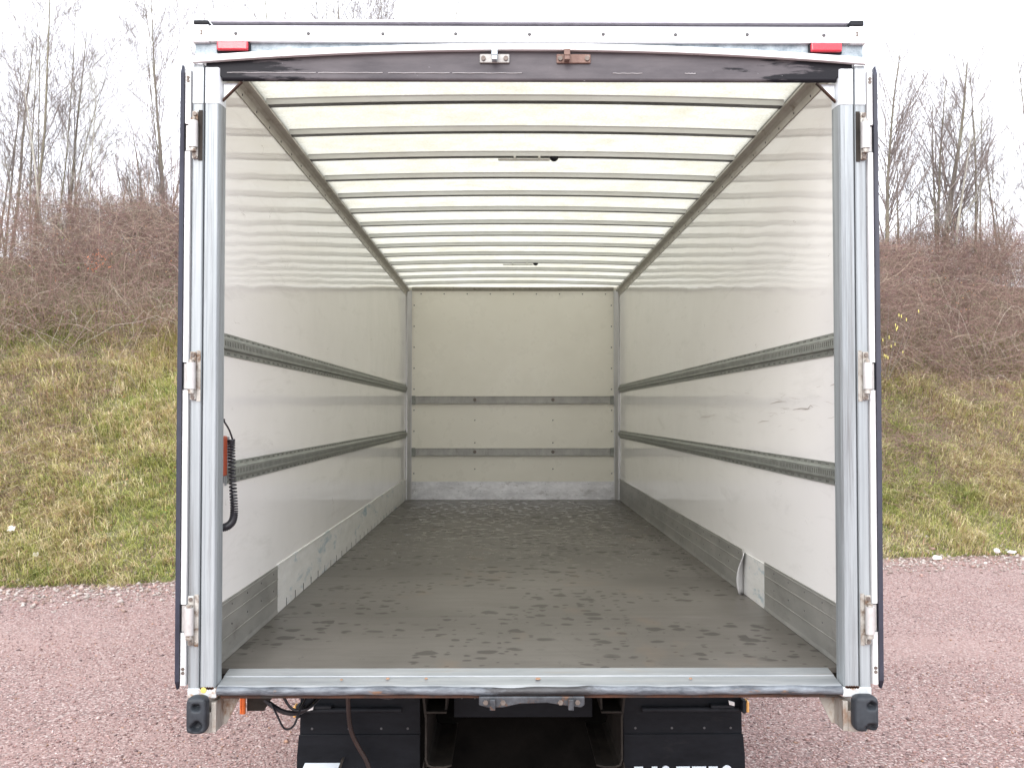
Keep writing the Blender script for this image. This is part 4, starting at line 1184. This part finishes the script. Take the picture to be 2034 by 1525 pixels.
# centre latch plate under the sill
WORN = surf('battered_latch_steel', (0.022, 0.025, 0.030), (0.080, 0.087, 0.098), 0.5, 0.3, 14, dirt=(0.10, 0.055, 0.035), dirt_lo=0.55, dirt_hi=0.62, dirt_scale=18, bmp=0.6, bscale=40)
pr = [(-0.188, -0.058), (-0.188, -0.088), (-0.150, -0.098), (-0.10, -0.096), (-0.04, -0.083), (0.06, -0.080), (0.13, -0.090), (0.185, -0.097), (0.198, -0.088), (0.198, -0.058)]
b = B().prism(pr, 3.778, 3.796, 'y'); cp = T('lower_latch_plate', b, WORN, bevel=0.003)
b = B()
for x in (-0.138, 0.147): b.box(x - 0.010, x + 0.010, 3.752, 3.778, -0.100, -0.062)
objs('hook', b, WORN, cp, dz=F, bevel=0.002)
b = B()
for x in (-0.163, -0.100, 0.110, 0.172): b.cyl((x, 3.7775, -0.078), 0.010, -0.004, n=6)
objs('bolt', b, BOLT, cp, dz=F)

# --- rubber buffers and their brackets
def buffer(s):
    bm = bmesh.new()
    x0, x1, z0, z1 = (1.170, 1.247, -0.184, -0.048) if s < 0 else (1.174, 1.266, -0.181, -0.049)
    bmesh.ops.create_grid(bm, x_segments=10, y_segments=16, size=0.5)
    for v in list(bm.verts):
        u, w = v.co.x, v.co.y
        X = x0 + (u + 0.5) * (x1 - x0); Zz = z0 + (w + 0.5) * (z1 - z0)
        v.co = Vector((s * X, 0, Zz))
    # round the outline corners
    cx_, cz_ = (x0 + x1) / 2, (z0 + z1) / 2
    for v in bm.verts:
        dx, dz_ = abs(v.co.x) - cx_, v.co.z - cz_
        hx_, hz_ = (x1 - x0) / 2, (z1 - z0) / 2; rad = 0.028
        ex, ez = abs(dx) - (hx_ - rad), abs(dz_) - (hz_ - rad)
        if ex > 0 and ez > 0:
            l = math.hypot(ex, ez); k = min(1, max(ex, ez) / l)
            dx = math.copysign(hx_ - rad + ex * k, dx); dz_ = math.copysign(hz_ - rad + ez * k, dz_)
            v.co.x = s * (cx_ + dx); v.co.z = cz_ + dz_
        edge = max(abs(dx) / hx_, abs(dz_) / hz_)
        v.co.y = 3.742 + 0.012 * max(0, (edge - 0.78) / 0.22) ** 2
        for (hx2, hz2, hr) in ((s * (cx_ + (-0.003 if s < 0 else 0.018)), cz_ + 0.030, 0.0125), (s * (cx_ + (-0.001 if s < 0 else 0.016)), cz_ - (0.040 if s < 0 else 0.052), 0.0165)):
            d = math.hypot(v.co.x - hx2, v.co.z - hz2)
            if d < hr: v.co.y += 0.03
    ex = bmesh.ops.extrude_face_region(bm, geom=bm.faces[:])
    for v in [g for g in ex['geom'] if isinstance(g, bmesh.types.BMVert)]: v.co.y = 3.796
    bmesh.ops.recalc_face_normals(bm, faces=bm.faces)
    for v in bm.verts: v.co.z += F
    me = bpy.data.meshes.new('rubber_buffer'); bm.to_mesh(me); bm.free(); me.materials.append(BUFFER)
    me.polygons.foreach_set('use_smooth', [True] * len(me.polygons))
    o = bpy.data.objects.new('rubber_buffer', me); COL.objects.link(o); attach(o, truck)
    md = o.modifiers.new('soft', 'SUBSURF'); md.levels = 1; md.render_levels = 2
    o['label'] = 'black rubber buffer with two bolt holes' if s < 0 else 'black rubber buffer torn at its lower corner'
for s in (-1, 1):
    buffer(s)
    b = B().prism([(s * 1.085, -0.081), (s * 1.168, -0.081), (s * 1.168, -0.192), (s * 1.140, -0.192)], 3.90, 3.906, 'y')
    b.box(s * 1.1685, s * 1.240, 3.797, 3.99, -0.192, -0.117)
    b.box(s * 1.150, s * 1.1680, 3.797, 3.90, -0.190, -0.081)
    T('buffer_bracket', b, BRACKET, bevel=0.002)

# --- folded back rear doors with their hinges
hinges = [(2.057, 1.959), (1.163, 1.065), (0.267, 0.167)]
for s in (-1, 1):
    b = B().box(s * 1.270, s * 1.294, 3.852, 5.02, -0.025, 2.255)
    dr = T('rear_door', b, WHITE_A); dr['label'] = 'left rear door folded back along the box side' if s < 0 else 'right rear door folded back along the box side'
    zs = [2.262] + [z for h in hinges for z in (h[0] + 0.003, h[1] - 0.003)] + [-0.028]
    for k in range(0, len(zs), 2):
        b = B().prism([(s * 1.2695, 3.8515), (s * 1.2695, 3.835), (s * 1.2735, 3.829), (s * 1.290, 3.829), (s * 1.2935, 3.832), (s * 1.2935, 3.8515)], zs[k + 1], zs[k], 'z')
        obj('edge_profile', b, WHITE_A, dr, dz=F, smooth=True)
    # rubber seal with pointed ends
    b = B(); vs = []
    for z, d in ((-0.045, 0.020), (-0.012, 0.0), (1.1, 0.0), (2.25, 0.0), (2.285, 0.020)):
        w0, w1 = (1.2945, 1.308 + 0.002 * math.sin(z * 2))
        if d: w0, w1 = 1.303, 1.307
        vs += [(s * w0, 3.822 + d, z), (s * w1, 3.816 + d, z), (s * w1, 3.856, z), (s * w0, 3.856, z)]
    fs = [(4 * i + k, 4 * i + (k + 1) % 4, 4 * i + 4 + (k + 1) % 4, 4 * i + 4 + k) for i in range(4) for k in range(4)] + [(0, 1, 2, 3), (16, 19, 18, 17)]
    b.add(vs, fs); obj('door_seal', b, SEAL, dr, dz=F)
    b = B().box(s * 1.2945, s * 1.3035, 3.857, 5.02, -0.025, 2.255); obj('inner_skin', b, OUTSIDE, dr, dz=F)
    b = B()
    for z in (2.235, 2.222, 0.033, 0.018): b.cyl((s * 1.282, 3.8285, z), 0.0062, -0.004, n=10)
    objs('bolt', b, BOLT, dr, dz=F)
    for zt, zb in hinges:
        b = B().box(s * 1.233, s * 1.2545, 3.790, 3.8015, zb - 0.040, zt + 0.040); hg = T('door_hinge', b, HINGE, bevel=0.003)
        b = B().cyl((s * 1.2465, 3.781, zb), 0.0165, zt - zb, 'z', 18); b.box(s * 1.250, s * 1.290, 3.836, 3.842, zb + 0.002, zt - 0.002); b.box(s * 1.258, s * 1.266, 3.785, 3.836, zb + 0.002, zt - 0.002)
        obj('knuckle', b, KNUCKLE, hg, dz=F, smooth=True)
        b = B().cyl((s * 1.2465, 3.781, zb - 0.016), 0.0125, 0.0155, 'z', 14); b.cyl((s * 1.2465, 3.781, zt + 0.0005), 0.0105, 0.010, 'z', 14)
        objs('pin_end', b, HINGE, hg, dz=F, smooth=True)
        b = B()
        for z in (zt + 0.028, zb - 0.030): b.cyl((s * 1.2435, 3.7895, z), 0.0075, -0.005, n=8)
        objs('bolt', b, BOLT, hg, dz=F)
        b = B().box(s * 1.2175, s * 1.2325, 3.7985, 3.8015, zb - 0.045, zt + 0.045); obj('backing_shim', b, CHASSIS if zt > 1.5 else HINGE, hg, dz=F)

# --- control box and coiled cable inside the left post
b = B().box(-1.2045, -1.198, 3.90, 4.135, 0.728, 0.882); cb = T('control_plate', b, GREYP, bevel=0.002)
b = B().box(-1.1975, -1.165, 3.885, 3.985, 0.735, 0.889); obj('control_box', b, REDBOX, cb, dz=F, bevel=0.006)
b = B().box(-1.2045, -1.199, 4.09, 4.10, 0.690, 0.715); b.box(-1.204, -1.196, 4.05, 4.095, 0.702, 0.728); obj('plate_tab', b, GALV_V, cb, dz=F)
ctrl = [(-1.153, 3.99, 0.873), (-1.152, 3.99, 0.82), (-1.147, 3.985, 0.74), (-1.139, 3.975, 0.66), (-1.133, 3.965, 0.60), (-1.136, 3.955, 0.565), (-1.152, 3.94, 0.545), (-1.178, 3.925, 0.540)]
def catmull(P, t):
    P = [Vector(p) for p in P]; n = len(P) - 1; f = t * n; i = min(int(f), n - 1); u = f - i
    p0, p1, p2, p3 = P[max(i - 1, 0)], P[i], P[i + 1], P[min(i + 2, n)]
    return 0.5 * ((2 * p1) + (p2 - p0) * u + (2 * p0 - 5 * p1 + 4 * p2 - p3) * u * u + (3 * p1 - p0 - 3 * p2 + p3) * u ** 3)
hel = []; turns, per = 42, 10
for i in range(turns * per + 1):
    t = i / (turns * per); c = catmull(ctrl, t); tg = (catmull(ctrl, min(1, t + 0.01)) - catmull(ctrl, max(0, t - 0.01))).normalized()
    u = tg.cross(Vector((0, 1, 0))).normalized(); w = tg.cross(u); a = 2 * math.pi * i / per
    hel.append(c + (u * math.cos(a) + w * math.sin(a)) * 0.0125)
b = B().tube(hel, 0.0036, 6); T('coiled_cable', b, CABLE, smooth=True)
b = B().tube([catmull([(-1.148, 3.99, 0.875), (-1.155, 3.97, 0.91), (-1.166, 3.95, 0.938), (-1.172, 3.94, 0.950)], i / 12) for i in range(13)], 0.0035, 8)
b.cyl((-1.172, 3.94, 0.943), 0.008, 0.012, 'z', 10); T('straight_cable', b, CABLE, smooth=True)

# --- scuffs and scratches of their own shape on the side walls
SCUFF = surf('rubber_scuff', (0.36, 0.33, 0.31), (0.54, 0.50, 0.47), 0.6, 0, 30, bmp=0)
SC_RIGHT = [[(6.865, 0.937), (6.725, 0.951), (6.526, 0.951), (6.446, 0.964)], [(5.267, 0.925), (5.163, 0.936), (5.036, 0.937)],
            [(5.014, 1.021), (4.875, 1.03), (4.727, 1.03)], [(4.779, 0.996), (4.678, 0.998)],
            [(4.62, 0.991), (4.487, 0.997), (4.39, 0.994), (4.353, 1.009), (4.311, 1.0)], [(4.088, 1.085), (4.038, 1.09), (3.995, 1.112)],
            [(4.821, 1.048), (4.743, 1.063)], [(5.138, 1.483), (5.109, 1.45)], [(5.538, 1.086), (5.447, 1.081)],
            [(4.267, 1.084), (4.212, 1.087)], [(5.016, 0.957), (4.922, 0.977)], [(7.4, 1.021), (7.103, 1.012)]]
SC_LEFT = [[(4.454, 1.154), (4.472, 1.139)], [(4.536, 1.075), (4.591, 1.069)], [(6.542, 0.811), (6.796, 0.818)], [(5.66, 1.393), (5.688, 1.384)]]
def scuff(s, pts, w=0.0028):
    n = len(pts); b = B(); x = s * (WI - 0.0007); vs = []
    for i, (y, z) in enumerate(pts):
        k = w * (1.0 if 0 < i < n - 1 else 0.25)
        vs += [(x, y, z - k), (x, y, z + k)]
    T('scuff_mark', b.add(vs, [(2 * i, 2 * i + 2, 2 * i + 3, 2 * i + 1) for i in range(n - 1)]), SCUFF)
for pts in SC_RIGHT: scuff(1, pts)
for k in range(46):
    y0 = random.uniform(3.95, 7.6); z0 = 1.0 + random.gauss(0, 0.06); l = random.uniform(0.03, 0.20); t = random.uniform(-0.12, 0.12)
    scuff(1, [(y0, z0), (y0 + l * 0.5, z0 + t * l * 0.5 + random.uniform(-.003, .003)), (y0 + l, z0 + t * l)], random.uniform(0.0005, 0.0011))
for k in range(16):
    y0 = random.uniform(4.2, 9.0); z0 = random.choice([0.95, 0.5, 1.45]) + random.gauss(0, 0.1); l = random.uniform(0.03, 0.15)
    scuff(-1, [(y0, z0), (y0 + l, z0 + random.uniform(-0.02, 0.02))], random.uniform(0.0006, 0.0012))
for pts in SC_LEFT: scuff(-1, pts, 0.0022)

# --- chassis
for s in (-1, 1):
    x = s * 0.44
    b = B(); t = 0.009
    # open C rail with rounded lower corner, open towards the middle; flared head above
    pr = [(0.505, -0.20), (0.515, -0.20), (0.485, -0.47), (0.480, -0.50), (0.480, -0.700), (0.470, -0.730), (0.445, -0.740), (0.385, -0.740), (0.350, -0.730), (0.350, -0.722), (0.388, -0.730), (0.440, -0.730), (0.462, -0.722), (0.470, -0.700), (0.470, -0.50), (0.474, -0.465)]
    b.prism([(s * a, c) for a, c in pr], 5.02, 11.5, 'y')
    b.box(s * 0.375, s * 0.473, 5.02, 11.4, -0.478, -0.468)
    b.prism([(s * 0.36, -0.20), (s * 0.37, -0.20), (s * 0.385, -0.468), (s * 0.375, -0.468)], 5.05, 11.4, 'y')
    T('chassis_rail', b, CHASSIS, bevel=0.002)
    b = B().prism([(s * 0.484, -0.72), (s * 0.488, -0.72), (s * 0.530, -0.92), (s * 0.500, -0.92)], 5.05, 5.4, 'y')
    objs('spring_hanger', b, CHASSIS, truck, dz=F)
    # wheels of the rear axle
    for k, xw in enumerate((0.66, 0.98)):
        b = B(); prof = [(0.28, -0.13), (0.40, -0.14), (0.475, -0.125), (0.50, -0.10), (0.503, 0.0), (0.50, 0.10), (0.475, 0.125), (0.40, 0.14), (0.28, 0.13)]
        n = 36; vs = []
        for i in range(n):
            a = 2 * math.pi * i / n
            for r_, dx in prof: vs.append((s * xw + dx, 6.35 + r_ * math.cos(a), -F + 0.50 + r_ * math.sin(a)))
        m_ = len(prof)
        fs = [(i * m_ + j, i * m_ + j + 1, ((i + 1) % n) * m_ + j + 1, ((i + 1) % n) * m_ + j) for i in range(n) for j in range(m_ - 1)]
        b.add(vs, fs); wh = T('wheel', b, BLACKR, smooth=True)
        b = B().cyl((s * xw - 0.12, 6.35, -F + 0.50), 0.285, 0.20, 'x', 28); b.cyl((s * xw - 0.14, 6.35, -F + 0.50), 0.12, 0.26, 'x', 16); obj('rim', b, CHASSIS, wh, dz=F)
b = B().cyl((-0.9, 6.35, -F + 0.50), 0.075, 1.8, 'x', 14); b.cyl((-0.05, 6.14, -F + 0.52), 0.22, 0.42, 'y', 16)
T('rear_axle', b, CHASSIS, smooth=True)
b = B().box(-0.35, 0.35, 5.24, 5.26, -0.56, -0.22)
cm = T('cross_member', b, FLAP, bevel=0.002)
b = B()
for k in range(9): b.cyl((-0.23 + k * 0.055, 5.2395, -0.433), 0.008, -0.002, n=10)
for k in range(9): b.cyl((-0.31 + k * 0.066, 5.2395, -0.463), 0.005, -0.002, n=8)
objs('bolt_hole', b, DARKH, cm, dz=F)
b = B().box(-0.60, 0.60, 5.70, 5.715, -1.0, -0.44)
T('blackout_plate', b, BLACKOUT)  # added plate, no real part: hides the lit ground so the underside reads black
b = B().box(-1.0, 1.0, 7.2, 7.25, -0.75, -0.24); b.box(-0.45, 0.45, 5.8, 7.2, -0.58, -0.50); b.box(0.55, 1.15, 7.4, 8.8, -0.75, -0.25); b.box(-1.15, -0.55, 7.4, 8.8, -0.75, -0.25)
objs('underbody_tank', b, CHASSIS, truck, dz=F)

# --- mudflaps
for s, x0, x1 in ((-1, -1.100, -0.508), (1, 0.490, 1.076)):
    b = B().prism([(x0, -0.608), (x1, -0.608), (x1 - 0.004, -0.18), (x0 + 0.004, -0.18)], 5.10, 5.112, 'y')
    xo = x0 if s < 0 else x1
    mf = T('mudguard_panel', b, FLAP, bevel=0.002)
    e0, e1 = (x0 - 0.012, x1) if s < 0 else (x0, x1 + 0.012)
    b = B().prism([(x0 if s > 0 else x0 - 0.003, -0.600), (x1 if s < 0 else x1 + 0.003, -0.600), (e1, -0.70), (e1 + (0.004 if s > 0 else 0), -0.96), (e0 - (0.004 if s < 0 else 0), -0.96), (e0, -0.70)], 5.090, 5.0985, 'y')
    fl = T('mudflap', b, FLAP, bevel=0.002); fl['label'] = 'left rubber mudflap with a pale printed parallelogram' if s < 0 else 'right rubber mudflap with pale block lettering'
    b = B()
    for dx in (0.06, 0.24, 0.40, 0.53): b.cyl((x0 + dx, 5.0995, -0.572), 0.006, -0.003, n=8)
    objs('rivet', b, RIVET, mf, dz=F)
    b = B().cyl((x0 + 0.02 if s < 0 else x0 + 0.09, 5.07, -0.475), 0.012, 0.48, 'x', 12); b.box(xo - s * 0.16, xo - s * 0.05, 5.05, 5.09, -0.462, -0.450)
    obj('stay_bar', b, BLACKR, mf, dz=F, smooth=True)
    # amber side lamp and its white connector
    zc_ = -0.470 if s < 0 else -0.450
    b = B().box(xo - s * 0.014, xo + s * 0.004, 5.02, 5.085, zc_ - 0.03, zc_ + 0.03); al = T('side_lamp', b, BLACKR, bevel=0.004)
    b = B().box(xo + s * 0.0045, xo + s * 0.019, 5.022, 5.083, zc_ - 0.028, zc_ + 0.028); obj('lens', b, AMBER, al, dz=F, bevel=0.007, seg=3)
    b = B().prism([(xo - s * 0.075, zc_ + 0.008), (xo - s * 0.050, zc_ + 0.002), (xo - s * 0.050, zc_ + 0.018), (xo - s * 0.078, zc_ + 0.026)], 5.035, 5.047, 'y'); obj('connector', b, CHALK, al, dz=F)
# printed marks on the flaps
FY0, FY1 = 5.0865, 5.0897
b = B().prism([(-1.095, -0.790), (-0.917, -0.790), (-0.900, -0.735), (-1.072, -0.735)], FY0, FY1, 'y'); T('printed_logo', b, SLEEVE)
b = B()
def letter_bar(x0, x1, ztop, foot_=True):
    b.box(x0, x1, FY0, FY1, ztop - 0.028, ztop)
    if foot_: b.box((x0 + x1) / 2 - 0.012, (x0 + x1) / 2 + 0.012, FY0, FY1, ztop - 0.14, ztop - 0.0281)
def px5(p): return (p - 1002) / 2040 * 5.09 - 0.095
for a, c in ((698, 715), (722, 738), (745, 790)):
    b.box(px5(a), px5(c), FY0, FY1, -0.86, -0.764)
lo = T('lettering', b, SLEEVE)
b = B(); zt = -0.756
def stem_(a, c): b.box(px5(a), px5(c), FY0, FY1, zt - 0.14, zt)
def ring(a, c, top):
    xa, xb = px5(a), px5(c); cx_ = (xa + xb) / 2; rx = (xb - xa) / 2; h = 0.155; vs = []; n = 28
    for i in range(n):
        t = 2 * math.pi * i / n
        for k in (1.0, 0.52):
            for yv in (FY0, FY1): vs.append((cx_ + rx * k * math.cos(t), yv, top - h / 2 + (h / 2 if k == 1 else h / 2 - 0.028) * math.sin(t)))
    fs = []
    for i in range(n):
        j = (i + 1) % n
        fs += [(4 * i, 4 * j, 4 * j + 2, 4 * i + 2), (4 * i + 1, 4 * i + 3, 4 * j + 3, 4 * j + 1), (4 * i, 4 * i + 1, 4 * j + 1, 4 * j), (4 * i + 2, 4 * j + 2, 4 * j + 3, 4 * i + 3)]
    b.add(vs, fs)
stem_(1257, 1275); stem_(1292, 1303)
ring(1305, 1334, zt + 0.004)
for a, c in ((1340, 1367), (1371, 1399)): letter_bar(px5(a), px5(c), zt)
stem_(1404, 1422)
ring(1424, 1456, zt + 0.006)
T('lettering', b, SLEEVE)

# --- orange rear corner reflector, bracket and wiring
b = B().box(-1.174, -1.152, 4.23, 4.245, -0.250, -0.172); rf = T('orange_reflector', b, ORANGE, bevel=0.002)
b = B().box(-1.1695, -1.1675, 4.2265, 4.2298, -0.248, -0.174); b.box(-1.1585, -1.1565, 4.2265, 4.2298, -0.248, -0.174); objs('lens_rib', b, ORANGE, rf, dz=F)
b = B().prism([(-1.150, -0.14), (-1.150, -0.242), (-1.08, -0.242), (-1.055, -0.20), (-1.00, -0.14)], 4.25, 4.258, 'y'); T('lamp_bracket', b, CHASSIS, bevel=0.002)
def wire(name, pts, r, mat, n=26):
    T(name, B().tube([catmull(pts, i / n) for i in range(n + 1)], r, 7), mat, smooth=True)
wire('cable', [(-1.05, 4.24, -0.205), (-1.02, 4.22, -0.25), (-0.985, 4.20, -0.298), (-0.95, 4.21, -0.29), (-0.93, 4.25, -0.235), (-0.91, 4.3, -0.19)], 0.0045, CABLE)
wire('cable', [(-1.08, 4.26, -0.20), (-1.0, 4.25, -0.245), (-0.93, 4.28, -0.252), (-0.87, 4.4, -0.215), (-0.84, 4.5, -0.19)], 0.011, CABLE)
wire('cable', [(-1.00, 4.24, -0.18), (-0.96, 4.24, -0.232), (-0.90, 4.28, -0.238), (-0.85, 4.40, -0.20)], 0.006, CABLE)
wire('cable', [(-0.75, 4.5, -0.19), (-0.60, 4.5, -0.26), (-0.40, 4.6, -0.20)], 0.005, CABLE)
wire('air_hose', [(-0.845, 4.95, -0.25), (-0.842, 4.97, -0.45), (-0.83, 4.98, -0.55), (-0.795, 4.99, -0.63), (-0.755, 4.99, -0.70), (-0.73, 5.0, -0.80)], 0.011, HOSE)
b = B().prism([(-0.885, -0.700), (-0.873, -0.697), (-0.905, -0.80), (-0.922, -0.80)], 5.03, 5.06, 'y'); T('flap_stay', b, CHASSIS)
